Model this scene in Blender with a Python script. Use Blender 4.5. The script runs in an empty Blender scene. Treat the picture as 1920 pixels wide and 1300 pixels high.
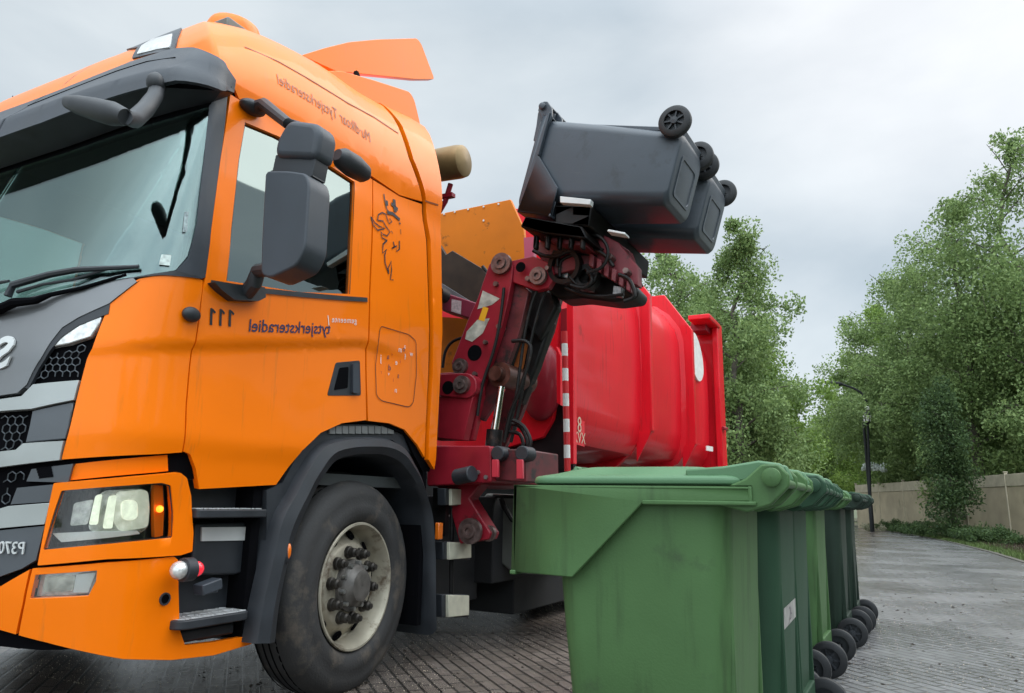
import bpy, bmesh, math, random
import numpy as np
from mathutils import Vector, Matrix
random.seed(7); rng = np.random.default_rng(7)
scn = bpy.context.scene
COL = scn.collection
R = math.radians

# ------------------------------------------------------------------ camera
F = 1387.0; CAMH = 0.95
YAW, ROLL, HOR = R(27.5), R(1.0), 942.0
PITCH = math.atan((HOR - 650) / F)
fw = Vector((-math.sin(YAW) * math.cos(PITCH), math.cos(YAW) * math.cos(PITCH), math.sin(PITCH)))
rt0 = Vector((math.cos(YAW), math.sin(YAW), 0)); up0 = rt0.cross(fw)
rt = rt0 * math.cos(ROLL) + up0 * math.sin(ROLL)
up = up0 * math.cos(ROLL) - rt0 * math.sin(ROLL)
cd = bpy.data.cameras.new('camera'); cam = bpy.data.objects.new('camera', cd); COL.objects.link(cam)
cd.sensor_width = 36; cd.lens = 36 * F / 1920; cd.clip_end = 3000; cd.clip_start = .05
m = Matrix.Identity(4)
for i in range(3):
    m[i][0] = rt[i]; m[i][1] = up[i]; m[i][2] = -fw[i]
m[2][3] = CAMH
cam.matrix_world = m
scn.camera = cam

# ------------------------------------------------------------------ sky, sun, exposure
SUN_EL, SUN_AZ = R(48), R(35)          # azimuth measured from +Y towards +X
w = bpy.data.worlds.new('World'); scn.world = w; w.use_nodes = True
nt = w.node_tree; nt.nodes.clear()
N = nt.nodes.new; L = nt.links.new
out = N('ShaderNodeOutputWorld'); bg = N('ShaderNodeBackground')
sky = N('ShaderNodeTexSky'); sky.sky_type = 'NISHITA'; sky.sun_disc = False
sky.sun_elevation = SUN_EL; sky.sun_rotation = SUN_AZ
bg.inputs[1].default_value = .1
tc = N('ShaderNodeTexCoord')
mp = N('ShaderNodeMapping'); mp.inputs['Scale'].default_value = (1, 1, 2.2); mp.inputs['Location'].default_value = (2.3, .7, .2)
n1 = N('ShaderNodeTexNoise'); n1.inputs['Scale'].default_value = 2.1; n1.inputs['Detail'].default_value = 7; n1.inputs['Roughness'].default_value = .5
n1.inputs['Distortion'].default_value = .25
cr = N('ShaderNodeValToRGB')
cr.color_ramp.elements[0].position = .36; cr.color_ramp.elements[0].color = (2.95, 3.4, 3.7, 1)
cr.color_ramp.elements[1].position = .66; cr.color_ramp.elements[1].color = (4.45, 4.8, 4.95, 1)
L(tc.outputs['Generated'], mp.inputs[0]); L(mp.outputs[0], n1.inputs[0]); L(n1.outputs[0], cr.inputs[0])
# brighter cloud round the hidden sun
vd = N('ShaderNodeVectorMath'); vd.operation = 'DOT_PRODUCT'
GA, GE = R(7), R(36)
vd.inputs[1].default_value = (math.sin(GA) * math.cos(GE), math.cos(GA) * math.cos(GE), math.sin(GE))
L(tc.outputs['Generated'], vd.inputs[0])
mr = N('ShaderNodeMapRange'); mr.inputs[1].default_value = .93; mr.inputs[2].default_value = 1.0
mr.inputs[3].default_value = 0; mr.inputs[4].default_value = 1; mr.interpolation_type = 'SMOOTHSTEP'
L(vd.outputs['Value'], mr.inputs[0])
gm = N('ShaderNodeMix'); gm.data_type = 'RGBA'; gm.blend_type = 'ADD'
gm.inputs[7].default_value = (2.2, 1.9, 1.7, 1)
L(mr.outputs[0], gm.inputs[0]); L(cr.outputs[0], gm.inputs[6])
mx = N('ShaderNodeMix'); mx.data_type = 'RGBA'; mx.inputs[0].default_value = .9
L(sky.outputs[0], mx.inputs[6]); L(gm.outputs[2], mx.inputs[7])
# an overcast sky is brighter overhead; extra brightness there and behind the viewer is added to light the foreground
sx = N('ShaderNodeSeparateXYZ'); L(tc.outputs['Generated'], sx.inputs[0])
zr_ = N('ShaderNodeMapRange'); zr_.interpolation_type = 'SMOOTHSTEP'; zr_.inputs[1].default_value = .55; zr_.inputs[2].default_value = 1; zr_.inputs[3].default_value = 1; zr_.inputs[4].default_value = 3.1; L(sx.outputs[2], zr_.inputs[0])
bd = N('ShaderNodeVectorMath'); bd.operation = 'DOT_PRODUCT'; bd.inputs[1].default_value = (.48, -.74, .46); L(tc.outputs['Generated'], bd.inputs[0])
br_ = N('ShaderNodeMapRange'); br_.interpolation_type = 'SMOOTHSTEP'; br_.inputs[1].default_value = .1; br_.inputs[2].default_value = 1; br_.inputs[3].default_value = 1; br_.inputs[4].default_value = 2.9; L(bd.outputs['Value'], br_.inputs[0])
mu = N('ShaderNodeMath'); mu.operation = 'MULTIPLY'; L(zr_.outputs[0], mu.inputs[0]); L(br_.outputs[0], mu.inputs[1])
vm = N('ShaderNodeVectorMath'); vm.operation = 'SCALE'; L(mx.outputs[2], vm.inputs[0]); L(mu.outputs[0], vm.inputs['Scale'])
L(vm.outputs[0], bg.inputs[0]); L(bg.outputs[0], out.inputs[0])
sd = bpy.data.lights.new('sun', 'SUN'); sd.energy = .8; sd.angle = R(45); sd.color = (1, .97, .92)
so = bpy.data.objects.new('sun', sd); COL.objects.link(so)
sdir = Vector((math.sin(SUN_AZ) * math.cos(SUN_EL), math.cos(SUN_AZ) * math.cos(SUN_EL), math.sin(SUN_EL)))
so.rotation_euler = sdir.to_track_quat('Z', 'Y').to_euler(); so.location = (0, 0, 20)
scn.view_settings.view_transform = 'Standard'; scn.view_settings.look = 'None'
scn.view_settings.gamma = 1; scn.view_settings.exposure = 0.85

# ------------------------------------------------------------------ geometry of the view, used to read sizes off known planes
def ray(x, y): return fw + rt * ((x - 960) / F) - up * ((y - 650) / F)
O = Vector((0, 0, CAMH))
def onX(x, y, X): d = ray(x, y); return O + d * (X / d[0])
def onY(x, y, Y): d = ray(x, y); return O + d * (Y / d[1])
def onZ(x, y, Z): d = ray(x, y); return O + d * ((Z - CAMH) / d[2])

# ------------------------------------------------------------------ materials
MATS = {}
def mat(name, col, rough=.5, metal=0., coat=0., spec=.5, var=0., vscale=4., bump=0., bscale=60., emit=None, dirt=None, coat_rough=.05, streak=None):
    if name in MATS: return MATS[name]
    M = bpy.data.materials.new(name); M.use_nodes = True; t = M.node_tree; b = t.nodes['Principled BSDF']
    b.inputs['Base Color'].default_value = (*col, 1); b.inputs['Roughness'].default_value = rough
    b.inputs['Metallic'].default_value = metal; b.inputs['Coat Weight'].default_value = coat
    b.inputs['Coat Roughness'].default_value = coat_rough; b.inputs['Specular IOR Level'].default_value = spec
    c = t.nodes.new('ShaderNodeTexCoord')
    last = None
    if var:
        n = t.nodes.new('ShaderNodeTexNoise'); n.inputs['Scale'].default_value = vscale; n.inputs['Detail'].default_value = 6
        t.links.new(c.outputs['Object'], n.inputs[0])
        r = t.nodes.new('ShaderNodeValToRGB')
        r.color_ramp.elements[0].position = .3; r.color_ramp.elements[1].position = .7
        r.color_ramp.elements[0].color = (*[x * (1 - var) for x in col], 1)
        r.color_ramp.elements[1].color = (*[min(1, x * (1 + var)) for x in col], 1)
        t.links.new(n.outputs[0], r.inputs[0]); last = r.outputs[0]
        rr = t.nodes.new('ShaderNodeMapRange'); rr.inputs[3].default_value = max(.02, rough * .75); rr.inputs[4].default_value = min(1, rough * 1.3)
        t.links.new(n.outputs[0], rr.inputs[0]); t.links.new(rr.outputs[0], b.inputs['Roughness'])
    if dirt:   # (colour, threshold, scale): grime patches with a shape of their own
        dc, th, sc = dirt
        n = t.nodes.new('ShaderNodeTexNoise'); n.inputs['Scale'].default_value = sc; n.inputs['Detail'].default_value = 9; n.inputs['Roughness'].default_value = .65
        t.links.new(c.outputs['Object'], n.inputs[0])
        r = t.nodes.new('ShaderNodeMapRange'); r.inputs[1].default_value = th; r.inputs[2].default_value = th + .12
        t.links.new(n.outputs[0], r.inputs[0])
        mm = t.nodes.new('ShaderNodeMix'); mm.data_type = 'RGBA'; mm.inputs[6].default_value = (*col, 1); mm.inputs[7].default_value = (*dc, 1)
        if last: t.links.new(last, mm.inputs[6])
        t.links.new(r.outputs[0], mm.inputs[0]); last = mm.outputs[2]
    if streak:   # run marks: thin vertical streaks of grime
        mp_ = t.nodes.new('ShaderNodeMapping'); mp_.inputs['Scale'].default_value = (9, 9, .9); t.links.new(c.outputs['Object'], mp_.inputs[0])
        n = t.nodes.new('ShaderNodeTexNoise'); n.inputs['Scale'].default_value = 2.2; n.inputs['Detail'].default_value = 8; n.inputs['Roughness'].default_value = .6
        t.links.new(mp_.outputs[0], n.inputs[0]); r = t.nodes.new('ShaderNodeMapRange'); r.inputs[1].default_value = streak[1] - .06; r.inputs[2].default_value = streak[1] + .10; r.inputs[4].default_value = .6; t.links.new(n.outputs[0], r.inputs[0])
        mm = t.nodes.new('ShaderNodeMix'); mm.data_type = 'RGBA'; mm.inputs[6].default_value = (*col, 1); mm.inputs[7].default_value = (*streak[0], 1)
        if last: t.links.new(last, mm.inputs[6])
        t.links.new(r.outputs[0], mm.inputs[0]); last = mm.outputs[2]
    if last: t.links.new(last, b.inputs['Base Color'])
    if bump:
        n = t.nodes.new('ShaderNodeTexNoise'); n.inputs['Scale'].default_value = bscale; n.inputs['Detail'].default_value = 3
        if name == 'orange_paint' or name == 'red_paint':
            mpp = t.nodes.new('ShaderNodeMapping'); mpp.inputs['Scale'].default_value = (1, 1, .22); t.links.new(c.outputs['Object'], mpp.inputs[0]); t.links.new(mpp.outputs[0], n.inputs[0])
        else: t.links.new(c.outputs['Object'], n.inputs[0])
        bb = t.nodes.new('ShaderNodeBump'); bb.inputs['Strength'].default_value = bump; bb.inputs['Distance'].default_value = .01
        t.links.new(n.outputs[0], bb.inputs['Height']); t.links.new(bb.outputs[0], b.inputs['Normal'])
    if emit:
        b.inputs['Emission Color'].default_value = (*emit[0], 1); b.inputs['Emission Strength'].default_value = emit[1]
    MATS[name] = M; return M

def glass_mat(name, refl, tint, fac, rough=.02):
    M = bpy.data.materials.new(name); M.use_nodes = True; t = M.node_tree; t.nodes.clear()
    o = t.nodes.new('ShaderNodeOutputMaterial'); g = t.nodes.new('ShaderNodeBsdfGlossy'); tr = t.nodes.new('ShaderNodeBsdfTransparent')
    g.inputs[0].default_value = (*refl, 1); g.inputs[1].default_value = rough; tr.inputs[0].default_value = (*tint, 1)
    mx = t.nodes.new('ShaderNodeMixShader'); fr = t.nodes.new('ShaderNodeLayerWeight'); fr.inputs[0].default_value = .25
    mr = t.nodes.new('ShaderNodeMapRange'); mr.inputs[1].default_value = 0; mr.inputs[2].default_value = 1; mr.inputs[3].default_value = fac; mr.inputs[4].default_value = min(.95, fac + .45)
    t.links.new(fr.outputs[0], mr.inputs[0]); t.links.new(mr.outputs[0], mx.inputs[0])
    t.links.new(tr.outputs[0], mx.inputs[1]); t.links.new(g.outputs[0], mx.inputs[2]); t.links.new(mx.outputs[0], o.inputs[0])
    MATS[name] = M; return M

ORANGE = mat('orange_paint', (.95, .190, .0008), .38, spec=.16, coat=.22, var=.05, vscale=1.5, bump=.10, bscale=5, dirt=((.55, .16, .03), .66, 2.2), streak=((.55, .15, .02), .66))
ORANGE_D = mat('orange_dirty', (.55, .17, .03), .5, var=.3, vscale=5, dirt=((.08, .04, .02), .56, 6))
BLACK = mat('black_plastic', (.019, .022, .027), .5, var=.25, vscale=8, bump=.15, bscale=400)
GREYP = mat('grey_plastic', (.034, .041, .052), .5, var=.15, vscale=6, bump=.15, bscale=500)
DARK = mat('dark_gap', (.004, .004, .005), .95, spec=.03)
GRILLE_L = mat('grille_bar_grey', (.36, .38, .37), .4, metal=.3, coat=.3, var=.08)
GRILLE_D = mat('grille_dark_grey', (.07, .078, .088), .4, coat=.2, var=.1)
HOOD = mat('metallic_grey', (.17, .175, .18), .32, metal=.5, coat=.5, var=.08)
CHROME = mat('chrome', (.8, .8, .8), .12, metal=1)
STEEL = mat('steel', (.45, .45, .44), .35, metal=.9, var=.25, vscale=20)
RIM = mat('rim_silver', (.38, .345, .27), .5, metal=.35, var=.2, vscale=9, dirt=((.12, .085, .055), .55, 7))
RUBBER = mat('tyre_rubber', (.028, .027, .027), .75, var=.25, vscale=9, bump=.2, bscale=90, dirt=((.075, .062, .05), .52, 5))
DIRTY = mat('greasy_black', (.010, .009, .009), .45, spec=.25, var=.5, vscale=15, dirt=((.07, .045, .035), .6, 9))
RED = mat('red_paint', (.68, .009, .020), .34, spec=.15, coat=.22, var=.08, vscale=1.2, bump=.12, bscale=3, streak=((.35, .015, .015), .62), dirt=((.30, .012, .012), .64, 2.5))
CRANE_RED = mat('crane_red', (.25, .009, .020), .45, spec=.3, coat=.15, var=.2, vscale=5, dirt=((.03, .012, .012), .60, 5))
CRANE_DARK = mat('crane_red_greasy', (.10, .012, .016), .42, var=.5, vscale=7, dirt=((.015, .010, .010), .5, 8))
REDWHITE_R = mat('pole_red', (.55, .012, .015), .45, var=.1)
WHITE = mat('white_paint', (.72, .70, .66), .5, var=.12, vscale=12)
REFL = mat('reflector_silver', (.55, .56, .55), .45, var=.1)
REFL_Y = mat('reflector_ivory', (.48, .46, .36), .5, var=.15, vscale=14)
BIN_G = mat('bin_green', (.062, .128, .046), .52, spec=.22, streak=((.035, .062, .026), .60), var=.13, vscale=3, bump=.06, bscale=160, dirt=((.045, .075, .035), .60, 4))
BIN_L = mat('bin_lid_green', (.076, .168, .080), .45, spec=.4, var=.08, vscale=5, bump=.06, bscale=160, dirt=((.07, .13, .06), .66, 7))
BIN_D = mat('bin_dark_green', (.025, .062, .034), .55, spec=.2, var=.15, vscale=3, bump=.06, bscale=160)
BIN_GR = mat('bin_charcoal', (.040, .050, .064), .38, streak=((.075, .078, .080), .66), var=.15, vscale=3, bump=.06, bscale=160, dirt=((.022, .026, .032), .58, 5))
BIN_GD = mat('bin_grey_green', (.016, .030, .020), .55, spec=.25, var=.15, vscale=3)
AMBER = mat('amber_lens', (.75, .16, .01), .2, coat=.8)
AMBER_ON = mat('amber_lamp_lit', (1, .3, .02), .3, emit=((1, .28, .02), 1.5))
LAMP_ON = mat('headlamp_lit', (.75, .8, .66), .22, metal=.3, var=.25, vscale=45, emit=((.92, 1, .80), .35))
REDLENS = mat('red_lens', (.7, .02, .03), .2, coat=.8, emit=((1, .03, .06), .35))
CLEAR = mat('clear_lens', (.62, .62, .60), .12, metal=.4, coat=1, var=.35, vscale=40)
NAVY = mat('navy_lettering', (.03, .022, .07), .5)
INK = mat('black_lettering', (.012, .012, .018), .5)
BROWN = mat('faded_lettering', (.27, .085, .03), .5)
BRASS = mat('exhaust_tan', (.25, .165, .07), .45, metal=.35, var=.25, vscale=6)
GREY_BOX = mat('grey_tank', (.14, .145, .13), .5, metal=.2, var=.2)
HEXM = mat('grille_wire', (.075, .085, .095), .35, metal=.4)
TREAD = mat('step_metal', (.5, .5, .5), .38, metal=.45, var=.2, vscale=25)
YELLOW = mat('yellow_sticker', (.75, .35, .01), .5)
GLASS_W = glass_mat('windscreen_glass', (.42, .50, .50), (.86, 1.0, .95), .28)
GLASS_S = glass_mat('side_glass', (.42, .50, .49), (.22, .27, .26), .38)
GLASS_C = glass_mat('clear_cover', (.9, .9, .9), (.96, .97, .96), .05)

# ------------------------------------------------------------------ object helpers
def link(name, me, parent=None, loc=(0, 0, 0)):
    o = bpy.data.objects.new(name, me); COL.objects.link(o); o.location = loc
    if parent: o.parent = parent
    return o
def tag(o, label=None, cat=None, group=None, kind=None):
    if label: o['label'] = label
    if cat: o['category'] = cat
    if group: o['group'] = group
    if kind: o['kind'] = kind
    return o
def thing(name, label, cat, loc=(0, 0, 0), rz=0, group=None):
    o = bpy.data.objects.new(name, None); COL.objects.link(o); o.location = loc; o.rotation_euler = (0, 0, rz)
    o.empty_display_size = .2
    return tag(o, label, cat, group)
def copy_tree(o, parent=None):
    c = o.copy(); COL.objects.link(c); c.parent = parent
    for ch in list(o.children): copy_tree(ch, c)
    return c
def walk(o):
    yield o
    for ch in o.children: yield from walk(ch)

class MB:
    """collects shapes, then links them as one mesh"""
    def __init__(s): s.adds = []; s.v = []; s.f = []; s.m = []; s.k = 0
    def add(s, vs, fs):
        b = len(s.v); vs = [Vector(p) for p in vs]; s.v += vs; s.adds.append((vs, fs))
        for f in fs: s.f.append([b + i for i in f]); s.m.append(s.k)
        return s
    def box(s, c, size, rot=None):
        M = rot.to_3x3() if rot else Matrix.Identity(3); c = Vector(c); h = [d / 2 for d in size]
        vs = [c + M @ Vector((x * h[0], y * h[1], z * h[2])) for x in (-1, 1) for y in (-1, 1) for z in (-1, 1)]
        return s.add(vs, [(0, 1, 3, 2), (4, 6, 7, 5), (0, 4, 5, 1), (2, 3, 7, 6), (0, 2, 6, 4), (1, 5, 7, 3)])
    def prism(s, poly, ext):
        poly = [Vector(p) for p in poly]; e = Vector(ext); n = len(poly)
        return s.add(poly + [p + e for p in poly], [list(range(n))[::-1], list(range(n, 2 * n))] + [(i, (i + 1) % n, n + (i + 1) % n, n + i) for i in range(n)])
    def loft(s, loops, cap=True, closed=True):
        n = len(loops[0]); fs = []
        for a in range(len(loops) - 1):
            for i in range(n if closed else n - 1):
                j = (i + 1) % n; fs.append((a * n + i, a * n + j, (a + 1) * n + j, (a + 1) * n + i))
        if cap: fs += [list(range(n))[::-1], [(len(loops) - 1) * n + i for i in range(n)]]
        return s.add([p for l in loops for p in l], fs)
    def cyl(s, p0, p1, r0, r1=None, n=16, cap=True):
        return s.tube([p0, p1], [r0, r0 if r1 is None else r1], n, cap)
    def tube(s, path, r, n=10, cap=True):
        path = [Vector(p) for p in path]; k = len(path); rs = r if isinstance(r, (list, tuple)) else [r] * k
        loops = []; ref = None
        for i, p in enumerate(path):
            d = (path[min(i + 1, k - 1)] - path[max(i - 1, 0)])
            d = d.normalized() if d.length > 1e-9 else Vector((0, 0, 1))
            if ref is None: ref = d.orthogonal().normalized()
            a = (ref - d * ref.dot(d)); a = a.normalized() if a.length > 1e-6 else d.orthogonal().normalized(); ref = a
            b = d.cross(a)
            loops.append([p + (a * math.cos(t) + b * math.sin(t)) * rs[i] for t in [2 * math.pi * j / n for j in range(n)]])
        return s.loft(loops, cap)
    def lathe(s, prof, o, axis, n=48, cap=False):
        """prof: (distance along axis, radius)"""
        o = Vector(o); ax = Vector(axis).normalized(); a = ax.orthogonal().normalized(); b = ax.cross(a)
        loops = [[o + ax * d + (a * math.cos(t) + b * math.sin(t)) * max(r, 1e-4) for t in [2 * math.pi * j / n for j in range(n)]] for d, r in prof]
        return s.loft(loops, cap)
    def ball(s, c, r, sc=(1, 1, 1), n=16, rot=None):
        c = Vector(c); M = rot.to_3x3() if rot else Matrix.Identity(3)
        loops = []
        for i in range(n // 2 + 1):
            ph = -math.pi / 2 + math.pi * i / (n // 2); q = max(math.cos(ph), 1e-3)
            loops.append([c + M @ Vector((r * sc[0] * q * math.cos(t), r * sc[1] * q * math.sin(t), r * sc[2] * math.sin(ph))) for t in [2 * math.pi * j / n for j in range(n)]])
        return s.loft(loops)
    def build_each(s, name, mats, parent=None, per=1, **k):
        out = []; adds = s.adds; 
        for i in range(0, len(adds), per):
            m_ = MB()
            for vs, fs in adds[i:i + per]: m_.add(vs, fs)
            out.append(m_.build(name, mats, parent, **k))
        return out
    def build(s, name, mats, parent=None, bevel=0, seg=2, smooth=True, sharp=35, origin=None):
        me = bpy.data.meshes.new(name); off = Vector(origin) if origin is not None else Vector((0, 0, 0))
        me.from_pydata([tuple(p - off) for p in s.v], [], s.f)
        for m_ in (mats if isinstance(mats, (list, tuple)) else [mats]): me.materials.append(m_)
        me.polygons.foreach_set('material_index', s.m)
        bm = bmesh.new(); bm.from_mesh(me); bmesh.ops.remove_doubles(bm, verts=bm.verts, dist=1e-5)
        bmesh.ops.recalc_face_normals(bm, faces=bm.faces)
        for f in bm.faces: f.smooth = smooth
        for e in bm.edges:
            if len(e.link_faces) == 2 and e.calc_face_angle(0) > R(sharp): e.smooth = False
        bm.to_mesh(me); bm.free()
        o = link(name, me, parent)
        if bevel:
            b = o.modifiers.new('bevel', 'BEVEL'); b.width = bevel; b.segments = seg; b.limit_method = 'ANGLE'; b.angle_limit = R(32); b.harden_normals = False
        return o

def fillet(poly, r, n=4):
    poly = [Vector(p) for p in poly]; k = len(poly); out = []
    for i, p in enumerate(poly):
        a = poly[i - 1] - p; b = poly[(i + 1) % k] - p; ra = min(r, a.length * .45, b.length * .45)
        p0 = p + a.normalized() * ra; p1 = p + b.normalized() * ra
        for j in range(n + 1):
            t = j / n; out.append(p0 * (1 - t) ** 2 + p * 2 * t * (1 - t) + p1 * t * t)
    return out

def text_mesh(txt, size, extrude=0.0, spacing=1.0, bold=0.0):
    c = bpy.data.curves.new('txt', 'FONT'); c.body = txt; c.size = size; c.align_x = 'CENTER'; c.align_y = 'CENTER'; c.extrude = extrude
    c.offset = bold; c.space_character = spacing; c.resolution_u = 3
    o = bpy.data.objects.new('txt', c); COL.objects.link(o)
    dg = bpy.context.evaluated_depsgraph_get(); dg.update()
    me = bpy.data.meshes.new_from_object(o.evaluated_get(dg))
    vs = [v.co.copy() for v in me.vertices]; fs = [list(p.vertices) for p in me.polygons]
    bpy.data.objects.remove(o); bpy.data.curves.remove(c); bpy.data.meshes.remove(me)
    return vs, fs

# ================================================================== SETTING
def structure(o, name=None): o['kind'] = 'structure'; return o

def road_material():
    M = bpy.data.materials.new('wet_brick_paving'); M.use_nodes = True; t = M.node_tree; b = t.nodes['Principled BSDF']
    n = t.nodes.new; l = t.links.new
    c = n('ShaderNodeTexCoord'); mp = n('ShaderNodeMapping'); mp.inputs['Rotation'].default_value = (0, 0, R(43))
    br = n('ShaderNodeTexBrick'); br.inputs['Scale'].default_value = 1.0
    br.inputs['Brick Width'].default_value = .19; br.offset = .5; br.inputs['Row Height'].default_value = .08; br.inputs['Mortar Size'].default_value = .009
    br.inputs['Mortar Smooth'].default_value = .3; br.inputs['Bias'].default_value = -.1
    br.inputs['Color1'].default_value = (.125, .112, .110, 1); br.inputs['Color2'].default_value = (.19, .172, .170, 1); br.inputs['Mortar'].default_value = (.010, .008, .007, 1)
    l(c.outputs['Object'], mp.inputs[0]); l(mp.outputs[0], br.inputs[0])
    # warm brown bricks where the truck stands, cooler grey ones on the lane
    sx = n('ShaderNodeSeparateXYZ'); l(c.outputs['Object'], sx.inputs[0]); lane = n('ShaderNodeMapRange'); lane.inputs[1].default_value = -1.1; lane.inputs[2].default_value = -.5; l(sx.outputs[0], lane.inputs[0])
    for key, warm, cool in (('Color1', (.105, .084, .070), (.150, .150, .152)), ('Color2', (.17, .138, .118), (.205, .203, .205)), ('Mortar', (.010, .008, .007), (.045, .044, .044))):
        cm = n('ShaderNodeMix'); cm.data_type = 'RGBA'; cm.inputs[6].default_value = (*warm, 1); cm.inputs[7].default_value = (*cool, 1); l(lane.outputs[0], cm.inputs[0]); l(cm.outputs[2], br.inputs[key])
    ns = n('ShaderNodeTexNoise'); ns.inputs['Scale'].default_value = 170; ns.inputs['Detail'].default_value = 4; ns.inputs['Roughness'].default_value = .7
    l(c.outputs['Object'], ns.inputs[0])
    sp = n('ShaderNodeMapRange'); sp.inputs[1].default_value = .56; sp.inputs[2].default_value = .66; l(ns.outputs[0], sp.inputs[0])
    mx = n('ShaderNodeMix'); mx.data_type = 'RGBA'; mx.inputs[7].default_value = (.34, .29, .25, 1)
    ml = n('ShaderNodeMath'); ml.operation = 'MULTIPLY'; ml.inputs[1].default_value = .7; l(sp.outputs[0], ml.inputs[0])
    l(ml.outputs[0], mx.inputs[0]); l(br.outputs['Color'], mx.inputs[6])
    nb = n('ShaderNodeTexNoise'); nb.inputs['Scale'].default_value = .8; nb.inputs['Detail'].default_value = 8; l(c.outputs['Object'], nb.inputs[0])
    r = n('ShaderNodeMapRange'); r.inputs[1].default_value = .3; r.inputs[2].default_value = .7; r.inputs[3].default_value = .8; r.inputs[4].default_value = 1.15; l(nb.outputs[0], r.inputs[0])
    hs = n('ShaderNodeMix'); hs.data_type = 'RGBA'; hs.blend_type = 'MULTIPLY'; hs.inputs[0].default_value = 1
    l(mx.outputs[2], hs.inputs[6]); l(r.outputs[0], hs.inputs[7]); l(hs.outputs[2], b.inputs['Base Color'])
    r2 = n('ShaderNodeMapRange'); r2.inputs[1].default_value = .35; r2.inputs[2].default_value = .65; r2.inputs[3].default_value = .17; r2.inputs[4].default_value = .34
    l(nb.outputs[0], r2.inputs[0]); l(r2.outputs[0], b.inputs['Roughness'])
    ad = n('ShaderNodeMath'); ad.operation = 'MULTIPLY_ADD'; ad.inputs[1].default_value = .5; l(ns.outputs[0], ad.inputs[0]); l(br.outputs['Fac'], ad.inputs[2])
    inv = n('ShaderNodeMath'); inv.operation = 'MULTIPLY_ADD'; inv.inputs[1].default_value = -1; l(br.outputs['Fac'], inv.inputs[0]); 
    sc = n('ShaderNodeMath'); sc.operation = 'MULTIPLY'; sc.inputs[1].default_value = .55; l(ns.outputs[0], sc.inputs[0]); l(sc.outputs[0], inv.inputs[2])
    bp = n('ShaderNodeBump'); bp.inputs['Strength'].default_value = .6; bp.inputs['Distance'].default_value = .006
    l(inv.outputs[0], bp.inputs['Height']); l(bp.outputs[0], b.inputs['Normal'])
    return M

g = MB(); g.add([(-900, -200, -.03), (900, -200, -.03), (900, 1500, -.03), (-900, 1500, -.03)], [(0, 1, 2, 3)])
structure(g.build('ground', mat('ground_soil_grass', (.06, .075, .03), .9, var=.4, vscale=.7, bump=.5, bscale=12, dirt=((.055, .04, .025), .55, 3))))
# the road: right edge as seen, bending away to the left in the distance
edge = [(2.6, -6), (2.45, 4), (2.25, 10), (2.0, 16), (1.7, 21), (1.2, 26), (.35, 31.5), (-.9, 38), (-2.6, 46), (-6, 60), (-12, 78)]
left = [(x - (9.5 if y < 40 else 7), y + (0 if y < 40 else -3)) for x, y in edge]
def strip(a, b, z): 
    s = MB(); n_ = len(a); s.add([(x, y, z) for x, y in a] + [(x, y, z) for x, y in b], [(i, i + 1, n_ + i + 1, n_ + i) for i in range(n_ - 1)]); return s
structure(strip(edge, left, 0).build('road', road_material()))
kz = MB()
for i in range(len(edge) - 1):
    (x0, y0), (x1, y1) = edge[i], edge[i + 1]
    d = Vector((x1 - x0, y1 - y0, 0)); nn = Vector((d.y, -d.x, 0)).normalized() * .1; 
    kz.prism([(x0, y0, -.02), (x1, y1, -.02), (x1, y1, .016), (x0, y0, .016)], nn)
structure(kz.build('kerb', mat('kerb_concrete', (.075, .07, .055), .8, var=.25, vscale=6)))
verge_out = [(x + 9, y + 1) for x, y in edge]
structure(strip([(x + .1, y) for x, y in edge], verge_out, .012).build('verge', mat('verge_mulch', (.055, .042, .026), .95, var=.5, vscale=4, bump=.8, bscale=30, dirt=((.07, .10, .02), .5, 1.2))))
# low grass and litter along the edge of the road
def tufts(name, pts, size, m_, n):
    v = []; f = []
    for i in range(n):
        c = pts(); h = size * random.uniform(.5, 1.3); a = random.uniform(0, 6.28); dx, dy = math.cos(a) * size * .22, math.sin(a) * size * .22
        lx, ly = random.uniform(-.5, .5) * h, random.uniform(-.5, .5) * h; b = len(v)
        v += [(c[0] - dx, c[1] - dy, c[2]), (c[0] + dx, c[1] + dy, c[2]), (c[0] + lx, c[1] + ly, c[2] + h)]; f.append((b, b + 1, b + 2))
    me = bpy.data.meshes.new(name); me.from_pydata(v, [], f); me.materials.append(m_)
    return link(name, me)
def edge_at(y):
    for (x0, y0), (x1, y1) in zip(edge, edge[1:]):
        if y0 <= y <= y1: return x0 + (x1 - x0) * (y - y0) / (y1 - y0)
    return edge[-1][0]
GRASS = mat('grass_blades', (.085, .13, .03), .7, var=.3, vscale=1)
def gp():
    y = random.uniform(8, 40); return (edge_at(y) + .12 + abs(random.gauss(0, .35)), y, .01)
tag(tufts('grass', gp, .07, GRASS, 9000), 'thin green grass and weeds along the edge of the road', 'grass', kind='stuff')
MULCH = mat('dead_leaves', (.06, .04, .025), .9, var=.5, vscale=6)
def lp():
    y = random.uniform(9, 34); return (edge_at(y) + .5 + abs(random.gauss(0, .9)), y, .012)
tag(tufts('leaf_litter', lp, .06, MULCH, 7000), 'brown leaf litter and twigs below the beige wall', 'leaf litter', kind='stuff')
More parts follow.
